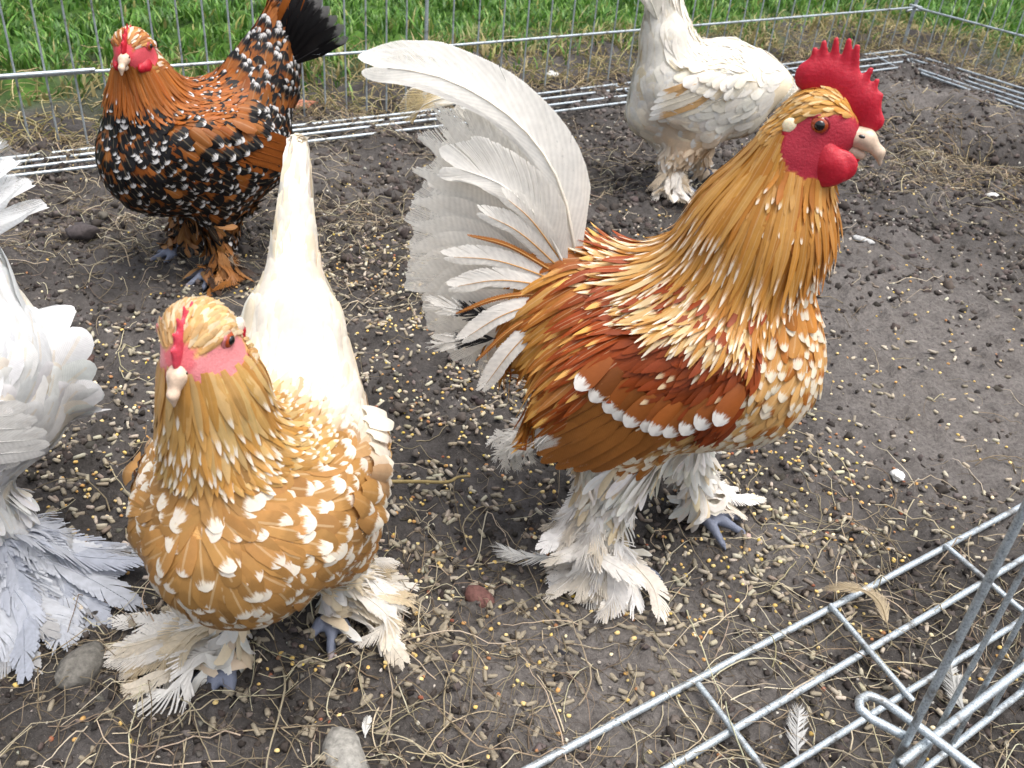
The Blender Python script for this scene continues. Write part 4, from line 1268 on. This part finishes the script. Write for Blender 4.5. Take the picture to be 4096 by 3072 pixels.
cream_hen = make_hen('cream white hen with raised tail standing behind the rooster neck', (.262, 1.395, 0), math.atan2(.10, .99),
    dict(size=1.05, nb=(.052, -.004, .165), nm=(.085, -.006, .160), hc=(.112, -.006, .140), yaw=math.radians(-4), pitch=math.radians(48), tb=(-.078, 0, .210), tt=(-.112, 0, .345),
         feet=[(-1, (-.040, -.036, .010), 0), (1, (.020, .036, .010), .1)], wattle=.0065, spread=.020, ntail=7, fz=.100,
         fans=[(16, (.03, .045), (.012, .016), -.9, .8), (8, (.03, .045), (.012, .016), -.9, .8)]), CRM)


# ------------------------------------------------------------------ what lies on the soil
def sample(n, dens, x0=-.85, x1=1.1, y0=.27, y1=1.7):
    out = []; tot = 0
    while tot < n:
        x = rng.uniform(x0, x1, 20000); y = rng.uniform(y0, y1, 20000)
        k = (rng.random(20000) < dens(x, y)) & (outside(x, y) < .02) & in_view(x, y)
        out.append(np.stack([x[k], y[k]], 1)); tot += k.sum()
        if len(out) > 400: break
    return np.concatenate(out)[:n]


def in_view(x, y, m=60):
    p = np.stack([x, y, np.zeros_like(x) - CAM_H], -1) @ CAM_R
    px = 512 + FPX * p[..., 0] / p[..., 2]; py = 384 - FPX * p[..., 1] / p[..., 2]
    return (px > -m) & (px < 1024 + m) & (py > -m) & (py < 768 + m)


def soil_z(x, y):
    """height of the soil sheet with its fine clods"""
    z = gz(x, y)
    near = (1 - .5 * smooth(1.0, 1.6, y)) * smooth(2.9, 2.2, y) * smooth(0.05, -0.02, outside(x, y)) * (1 - .6 * smooth(0.62, 0.36, y) * smooth(-.05, .2, x))
    cl = fbm(x * 90, y * 90, 3)
    return z + near * (np.clip(cl - 0.52, 0, 1) * 0.030 - np.clip(0.42 - cl, 0, 1) * 0.014)


def rotmats(n, flat=False):
    a = rng.uniform(0, 2 * np.pi, n); t = rng.normal(0, .18, n) if flat else rng.uniform(-np.pi, np.pi, n)
    ca, sa, ct, st = np.cos(a), np.sin(a), np.cos(t), np.sin(t)
    Z = np.zeros(n)
    Ry = np.stack([np.stack([ct, Z, st], -1), np.stack([Z, Z + 1, Z], -1), np.stack([-st, Z, ct], -1)], -2)
    Rz = np.stack([np.stack([ca, -sa, Z], -1), np.stack([sa, ca, Z], -1), np.stack([Z, Z, Z + 1], -1)], -2)
    return Rz @ Ry


def scatter_mesh(name, V, Q, T, pos, R, sc, col, mat=None):
    n = len(pos); m = len(V)
    W = np.einsum('nij,nmj->nmi', R, V[None] * sc[:, None, :]) + pos[:, None]
    mb = MB()
    off = (np.arange(n) * m)[:, None, None]
    mb.add(W.reshape(-1, 3), (Q[None] + off).reshape(-1, 4) if len(Q) else None, (T[None] + off).reshape(-1, 3) if len(T) else None, c0=np.repeat(col, m, 0))
    return mb.build(name, mat or MLITTER, smooth=True)


def pellet_shape(seed):
    r = np.random.default_rng(seed)
    P = np.stack([np.linspace(-.5, .5, 4), r.normal(0, .015, 4), r.normal(0, .015, 4)], 1)
    V, Q, T = tube(P, np.array([.9, 1.0, 1.0, .88]) * .5, 7)
    V = V.copy(); V[:, 0] += r.normal(0, .03, len(V)); V[:, 1:] *= 1 + r.normal(0, .06, (len(V), 1))
    return V, Q, T


def lump_shape(seed, n=5, k=8, rough=.18):
    r = np.random.default_rng(seed)
    th = np.linspace(0, np.pi, n + 1)[1:-1]; ph = np.linspace(0, 2 * np.pi, k, endpoint=False)
    V = [[0, 0, 1.0]] + [[math.sin(a) * math.cos(b), math.sin(a) * math.sin(b), math.cos(a)] for a in th for b in ph] + [[0, 0, -1.0]]
    V = np.array(V) * (1 + r.normal(0, rough, (len(V), 1)))
    Q = [[1 + i * k + j, 1 + (i + 1) * k + j, 1 + (i + 1) * k + (j + 1) % k, 1 + i * k + (j + 1) % k] for i in range(len(th) - 1) for j in range(k)]
    T = [[0, 1 + j, 1 + (j + 1) % k] for j in range(k)] + [[len(V) - 1, 1 + (len(th) - 1) * k + (j + 1) % k, 1 + (len(th) - 1) * k + j] for j in range(k)]
    return V, np.array(Q), np.array(T)


BIRDS = [((.1215, .541), .04), ((-.144, .405), .04)]
dens_feed = lambda x, y: np.clip(.012 + .95 * blob(x, y, 470, 430, .17, 1.3) + .8 * blob(x, y, 340, 400, .22, 1.2) + .75 * blob(x, y, 470, 330, .20, 1.1) + .55 * blob(x, y, 230, 420, .22) + .8 * blob(x, y, 745, 470, .09) + .6 * blob(x, y, 800, 530, .10) + .6 * blob(x, y, 800, 600, .10) + .35 * blob(x, y, 480, 560, .12) + .12 * blob(x, y, 600, 620, .2) + .10 * blob(x, y, 900, 400, .3), 0, 1) * (.25 + 1.2 * smooth(.38, .62, fbm(x * 22, y * 22, 3)))
dens_straw = lambda x, y: np.clip(.04 + .9 * blob(x, y, 120, 740, .14) + .9 * blob(x, y, 330, 690, .12) + .7 * blob(x, y, 420, 640, .09) + .8 * blob(x, y, 560, 750, .10) + 1.0 * blob(x, y, 860, 740, .12) + .8 * blob(x, y, 960, 640, .14) + .8 * blob(x, y, 110, 230, .16, .8) + .8 * blob(x, y, 350, 220, .16, .8) + .5 * blob(x, y, 320, 290, .12, .6) + .6 * blob(x, y, 560, 165, .18, .6) + .9 * blob(x, y, 950, 160, .20, .9) + .5 * smooth(-.30, -.04, outside(x, y)) + .25 * blob(x, y, 440, 540, .10), 0, 1)

# feed pellets: the nearest ones singly, the rest as one mass
P = sample(3500, dens_feed)
dcam = np.hypot(P[:, 0], P[:, 1]); P = P[np.argsort(dcam)]
shapes = [pellet_shape(i) for i in range(4)]
pcol = lambda n: vary(pick([SN(138, 128, 112), SN(154, 145, 127), SN(118, 109, 96), SN(168, 160, 143)], n), n, .10)
NP = 290
pm = plain('feed_pellet', S(142, 133, 116), .85, .2, 0, 1400, .35, .5, .0008)
pellet_me = []
for V, Q, T in shapes:
    o = mesh_obj('feed_pellet', V, [Q, T], pm, link=False); pellet_me.append(o.data); bpy.data.objects.remove(o)
for i in range(NP):
    o = bpy.data.objects.new('feed_pellet', pellet_me[i % 4]); COL.objects.link(o)
    d, l = rng.uniform(.0029, .0037), rng.uniform(.005, .0098)
    o.location = (P[i, 0], P[i, 1], soil_z(P[i:i + 1, 0], P[i:i + 1, 1])[0] + d * .32)
    o.rotation_euler = (rng.uniform(0, 6.28), rng.normal(0, .15), rng.uniform(0, 6.28)); o.scale = (l, d, d)
    tag(o, 'pale grey brown feed pellet lying on the dark soil', 'feed pellet', 'feed pellets scattered on the soil')
rest = P[NP:]; n = len(rest)
pos = np.stack([rest[:, 0], rest[:, 1], soil_z(rest[:, 0], rest[:, 1]) + .0012], 1)
for k in range(3):
    q = slice(k, None, 3); m = len(pos[q]); d = rng.uniform(.0029, .0038, m)
    kind(scatter_mesh('feed_pellets', *shapes[k], pos[q], rotmats(m, True), np.stack([rng.uniform(.0045, .0095, m), d, d], 1), pcol(m)), 'stuff')

# grain
V, Q, T = lump_shape(3, 5, 7, .06)
g = sample(3000, lambda x, y: np.clip(dens_feed(x, y) * .8 + .06 + .5 * blob(x, y, 745, 470, .10) + .3 * blob(x, y, 680, 510, .08), 0, 1)); n = len(g)
gc = vary(pick([SN(206, 174, 104), SN(214, 190, 130), SN(158, 114, 80), SN(136, 84, 64), SN(222, 206, 168), SN(196, 172, 84), SN(190, 148, 92)], n, [.30, .24, .09, .025, .18, .045, .12]), n, .08)
kind(scatter_mesh('grain', V, Q, T, np.stack([g[:, 0], g[:, 1], soil_z(g[:, 0], g[:, 1]) + .0009], 1), rotmats(n, True), rng.uniform(.65, 1.15, (n, 1)) * np.array([.0020, .0015, .0013]), gc), 'stuff')

# soil crumbs and grit
for nm, cnt, lo, hi, cols, sd_ in (('soil_crumbs', 22000, .0010, .0036, [SN(58, 52, 48), SN(76, 69, 65), SN(46, 41, 38), SN(96, 89, 84)], 5), ('grit', 3800, .0006, .0015, [SN(150, 144, 134), SN(112, 104, 98), SN(186, 180, 170)], 8), ('soil_clods', 520, .0030, .0060, [SN(62, 56, 52), SN(76, 69, 64), SN(54, 48, 45)], 9)):
    V, Q, T = lump_shape(sd_, 5, 7, .26)
    c = sample(cnt, lambda x, y: np.clip((.16 + .8 * smooth(.42, .64, fbm(x * 16 + 5, y * 16, 3)) + .5 * dens_straw(x, y)) * (1 - .85 * bare(x, y)), 0, 1), x1=1.5, y1=2.6); n = len(c)
    s_ = rng.uniform(lo, hi, (n, 1)) * rng.uniform(.7, 1.2, (n, 3)) * np.where(c[:, 1:] > 1.0, 1.6, 1)
    kind(scatter_mesh(nm, V, Q, T, np.stack([c[:, 0], c[:, 1], soil_z(c[:, 0], c[:, 1]) - s_[:, 0] * .05], 1), rotmats(n), s_, vary(pick(cols, n), n, .12)), 'stuff')


def strands(name, pts, Lr, r0, cols, seg=7, sides=4, lift=.006, curl=1.0, tilt=0.0, mat=None):
    """thin curved stalks lying about, all in one mesh"""
    n = len(pts); L = rng.uniform(*Lr, n); a = rng.uniform(0, 2 * np.pi, n)
    k = rng.normal(0, 1, n) * curl; k2 = rng.normal(0, 1.0, n) * curl
    s = np.linspace(0, 1, seg)
    ang = a[:, None] + k[:, None] * (s - .5) + k2[:, None] * (s - .5) ** 2 * 1.6 + rng.normal(0, .05, (n, seg))
    dx = np.cumsum(np.cos(ang), 1) * (L / seg)[:, None]; dy = np.cumsum(np.sin(ang), 1) * (L / seg)[:, None]
    x = pts[:, 0:1] + dx - dx.mean(1, keepdims=True); y = pts[:, 1:2] + dy - dy.mean(1, keepdims=True)
    z = soil_z(x.ravel(), y.ravel()).reshape(x.shape)
    h = rng.random((n, 1)) ** 2 * lift
    z = z + .0006 + h * np.sin(np.pi * (s[None] * rng.uniform(.6, 1.4, (n, 1)))).clip(0, 1) + tilt * rng.random((n, 1)) ** 1.5 * s[None] * L[:, None]
    P = np.stack([x, y, z], -1)
    Tn = nrm(np.gradient(P, axis=1)); U = nrm(np.cross(Tn, np.array([0, 0, 1.0]))); W = np.cross(U, Tn)
    r = r0 * rng.uniform(.6, 1.3, (n, 1)) * (1 - .45 * s[None])
    th = np.linspace(0, 2 * np.pi, sides, endpoint=False)
    V = P[:, :, None] + r[:, :, None, None] * (np.cos(th)[:, None] * U[:, :, None] + np.sin(th)[:, None] * W[:, :, None])
    i = (np.arange(n) * seg * sides)[:, None, None] + (np.arange(seg - 1) * sides)[None, :, None]; j = np.arange(sides)[None, None]; j2 = (j + 1) % sides
    Q = np.stack([i + j, i + j2, i + sides + j2, i + sides + j], -1).reshape(-1, 4)
    c = vary(pick(cols, n), n, .12)
    mb = MB(); mb.add(V.reshape(-1, 3), Q, c0=np.repeat(c, seg * sides, 0))
    return mb.build(name, mat or MLITTER)


STRAW = [SN(162, 150, 126), SN(136, 124, 102), SN(184, 174, 150), SN(112, 100, 82)]
kind(strands('straw', sample(2000, dens_straw), (.025, .10), .00050, STRAW, 9, 4, .012, 1.0, .10), 'stuff')
kind(strands('fine_roots', sample(4200, lambda x, y: np.clip(dens_straw(x, y) * 1.1, 0, 1)), (.012, .045), .00032, [SN(104, 92, 74), SN(78, 69, 57), SN(136, 124, 104)], 6, 3, .008, 1.6, .15), 'stuff')
# long dry stalks one can follow with the eye
for k in range(22):
    c = sample(1, dens_straw)
    o = strands('dry_stalk', c, (.07, .15), .00066, STRAW[:3], 16, 6, .012, 1.1, .03)
    tag(o, 'long dry curved stalk lying on the dark soil', 'stalk', 'dry stalks on the soil')
# dry thatch along the fence foot and on the mound
tpts = sample(1700, lambda x, y: np.clip(smooth(-.10, .02, outside(x, y)) * .8 + .35 * blob(x, y, 950, 150, .22), 0, 1), x0=-1.0, x1=2.0, y0=.9, y1=3.2)
kind(strands('thatch', tpts, (.025, .08), .0008, [SN(150, 134, 104), SN(112, 98, 76), SN(176, 160, 128), SN(88, 76, 60)], 6, 3, .012, 1.2, .30), 'stuff')
x = rng.uniform(-1.4, 2.6, 60000); y = rng.uniform(1.0, 4.2, 60000); o_ = outside(x, y); k = (o_ > -.02) & (o_ < .5) & in_view(x, y) & (rng.random(60000) < smooth(.42, .08, o_))
kind(strands('dry_grass', np.stack([x[k], y[k]], 1)[:4200], (.02, .07), .0010, [SN(150, 138, 96), SN(126, 112, 78), SN(178, 164, 124), SN(104, 104, 58)], 5, 3, .015, .9, .6), 'stuff')


# ------------------------------------------------------------------ grass beyond the fence
def grass():
    N = 800000
    x = rng.uniform(-3.2, 6.5, N); y = rng.uniform(.9, 8.5, N); o = outside(x, y)
    v = in_view(x, y, 40)
    cl = fbm(x * 5, y * 5, 3); c2 = fbm(x * 19 + 7, y * 19, 2)
    dist = np.hypot(x, y)
    d = smooth(.10, .32, o + (cl - .5) * .36) * (.35 + .65 * smooth(.40, .56, c2)) * np.clip(2.2 / dist, .15, 1)
    k = v & (o > .01) & (rng.random(N) < d)
    x, y, cl, c2, dist, o = (q[k] for q in (x, y, cl, c2, dist, o)); n = len(x)
    z = gz(x, y); h = rng.uniform(.012, .034, n) * (.55 + .9 * cl) * (1 + .5 * smooth(.5, .65, c2)); a = rng.uniform(0, 2 * np.pi, n); lean = rng.uniform(.2, 1.1, n)
    d = np.stack([np.cos(a), np.sin(a)], 1); w = rng.uniform(.0013, .0026, n) * (1 + .15 * dist)
    sd_ = np.stack([-d[:, 1], d[:, 0]], 1)
    s = np.array([0, .4, .75, 1.0]); rows = []
    for t, wk in zip(s, (1, .95, .65, .06)):
        cx = np.stack([x + d[:, 0] * h * lean * t * t, y + d[:, 1] * h * lean * t * t, z + h * (t - .28 * lean * t * t)], 1)
        e = np.concatenate([sd_ * (w * wk)[:, None], np.zeros((n, 1))], 1)
        rows += [cx - e, cx + e]
    V = np.stack(rows, 1).reshape(-1, 3); b = np.arange(n)[:, None] * 8
    Q = np.concatenate([b + [0, 1, 3, 2], b + [2, 3, 5, 4], b + [4, 5, 7, 6]])
    base = pick([SN(72, 112, 42), SN(94, 134, 54), SN(56, 92, 34), SN(116, 148, 70), SN(150, 148, 88)], n, [.30, .30, .20, .14, .06])
    dry = (smooth(.36, .14, o) * (rng.random(n) < .5))[:, None]
    c = vary(base, n, .14) * (1 - dry) + dry * SN(146, 134, 92)
    mb = MB(); mb.add(V, Q, c0=np.repeat(c, 8, 0))
    m, nt, b_ = new_mat('grass_blade')
    nt.links.new(attr(nt, 'c0').outputs['Color'], b_.inputs['Base Color']); b_.inputs['Roughness'].default_value = .42; b_.inputs['Specular IOR Level'].default_value = .35
    tr = nd(nt, 'ShaderNodeBsdfTranslucent'); nt.links.new(attr(nt, 'c0').outputs['Color'], tr.inputs[0])
    mx = nd(nt, 'ShaderNodeMixShader'); mx.inputs[0].default_value = .3
    nt.links.new(b_.outputs[0], mx.inputs[1]); nt.links.new(tr.outputs[0], mx.inputs[2]); nt.links.new(mx.outputs[0], nt.nodes['Material Output'].inputs[0])
    kind(mb.build('grass', m), 'stuff')


grass()


# ------------------------------------------------------------------ single things on the ground
def lump(name, label, cat, px, py, size, col, seed, rough=.12, sink=.3, namp=.4, group=None):
    V, Q, T = lump_shape(seed, 9, 14, .035)
    V = V * (1 + rough * (vnoise(V[:, 0] * 1.6 + seed, V[:, 1] * 1.6, V[:, 2] * 1.6 + 3)[:, None] - .5) * 3)
    p = spot(px, py); a = np.random.default_rng(seed).uniform(0, 3.1)
    V = V * np.array(size); V = np.stack([V[:, 0] * math.cos(a) - V[:, 1] * math.sin(a), V[:, 0] * math.sin(a) + V[:, 1] * math.cos(a), V[:, 2]], 1)
    m = plain(name, tuple(col) + (1,), .8, .3, 0, 260, namp, .6, .002)
    o = mesh_obj(name, V, [Q, T], m); o.location = (p[0], p[1], float(soil_z(np.array([p[0]]), np.array([p[1]]))[0]) + size[2] * (1 - 2 * sink) * .8)
    return tag(o, label, cat, group)


lump('stone', 'small reddish brown stone lying right of the buff hen on the bare soil', 'stone', 479, 599, (.0125, .0085, .0075), SN(104, 72, 66), 21)
lump('stone', 'rough grey stone at the lower left under the white hen feathered foot', 'stone', 84, 676, (.018, .012, .010), SN(104, 101, 95), 22, .2)
lump('stone', 'pale smooth stone half sunk at the bottom edge of the photo', 'stone', 344, 762, (.020, .013, .010), SN(138, 136, 130), 23)
lump('stone', 'dark red brown lump beside the white hen wing', 'stone', 68, 372, (.028, .015, .012), SN(86, 66, 60), 24, .2)
lump('soil_clod', 'dark clod of soil on the dry roots below the dark hen', 'soil clod', 84, 240, (.018, .011, .011), SN(72, 66, 66), 25, .25)
lump('dropping', 'white dropping on the bare soil right of the rooster', 'dropping', 897, 479, (.0075, .006, .004), SN(222, 222, 216), 26, .35)
lump('dropping', 'whitish dropping beside the apron wires behind the rooster tail', 'dropping', 552, 82, (.016, .012, .010), SN(200, 200, 196), 27, .3)
lump('dropping', 'long grey white dropping right of the rooster breast', 'dropping', 862, 242, (.016, .005, .004), SN(176, 176, 174), 28, .3)
lump('dropping', 'pale dropping near the right edge under the mound', 'dropping', 992, 197, (.012, .007, .005), SN(196, 196, 192), 29, .3)
lump('dead_leaf', 'pinkish brown dead leaf by the apron wires behind the dark hen', 'leaf', 303, 116, (.022, .016, .008), SN(170, 112, 88), 30, .4)
lump('seed_husk', 'black seed husk on the bare soil below the rooster', 'seed husk', 562, 652, (.0075, .0024, .0022), SN(38, 38, 44), 31, .1)

# twig between the two birds
tw = [spot(380, 481.5, .006), spot(420, 481.5, .008), spot(447, 482, .010), spot(458, 477, .010), spot(470, 476, .008)]
V, Q, T = tube(catmull(tw, 14), np.linspace(.0017, .0011, 14), 7)
tag(mesh_obj('twig', V, [Q, T], plain('twig', S(150, 132, 88), .7, .3, 0, 300, .3, .3)), 'bent straw coloured twig on the soil between the buff hen and the rooster', 'twig')


def loose_feather(label, pts, W, col, fray=.16, c1=None, thr=2, nb=40, n=(0, 0, 1)):
    t = thing('loose_feather', label, 'feather', tuple(pts[0]))
    P = [np.array(p) - pts[0] for p in pts]
    quill('feather_vane', t, P, n, W, W, col, c1=c1, fp=(thr, 2, 0), nb=nb, fray=fray, cl=4, ang=.6, shaft_r=.0006, tipround=.4, curv=.1)
    return t


loose_feather('brown and buff curved feather lying across the near apron wires', [spot(888, 628, .007), spot(882, 606, .014), spot(868, 592, .018), spot(846, 587, .018), spot(826, 588, .012)], .0062, SN(176, 160, 132), .08, c1=SN(184, 168, 140), nb=60)
loose_feather('grey white downy feather tangled in straw between the near wires', [spot(798, 760, .006), spot(797, 735, .010), spot(799, 708, .008)], .0070, SN(196, 196, 194), .14, nb=70)
loose_feather('small grey feather caught under the uprights at the right edge', [spot(966, 716, .006), spot(955, 690, .012), spot(950, 664, .008)], .0075, SN(190, 190, 186), .14, nb=70)
loose_feather('tiny white feather on the straw below the buff hen', [spot(365, 738, .004), spot(366, 728, .007), spot(368, 717, .005)], .0030, SN(220, 220, 216), .06)
loose_feather('white curled feather beside the rooster near foot', [spot(553, 557, .016), spot(530, 557, .014), spot(512, 553, .012), spot(497, 546, .010)], .0085, SN(228, 226, 220), .12, nb=44)
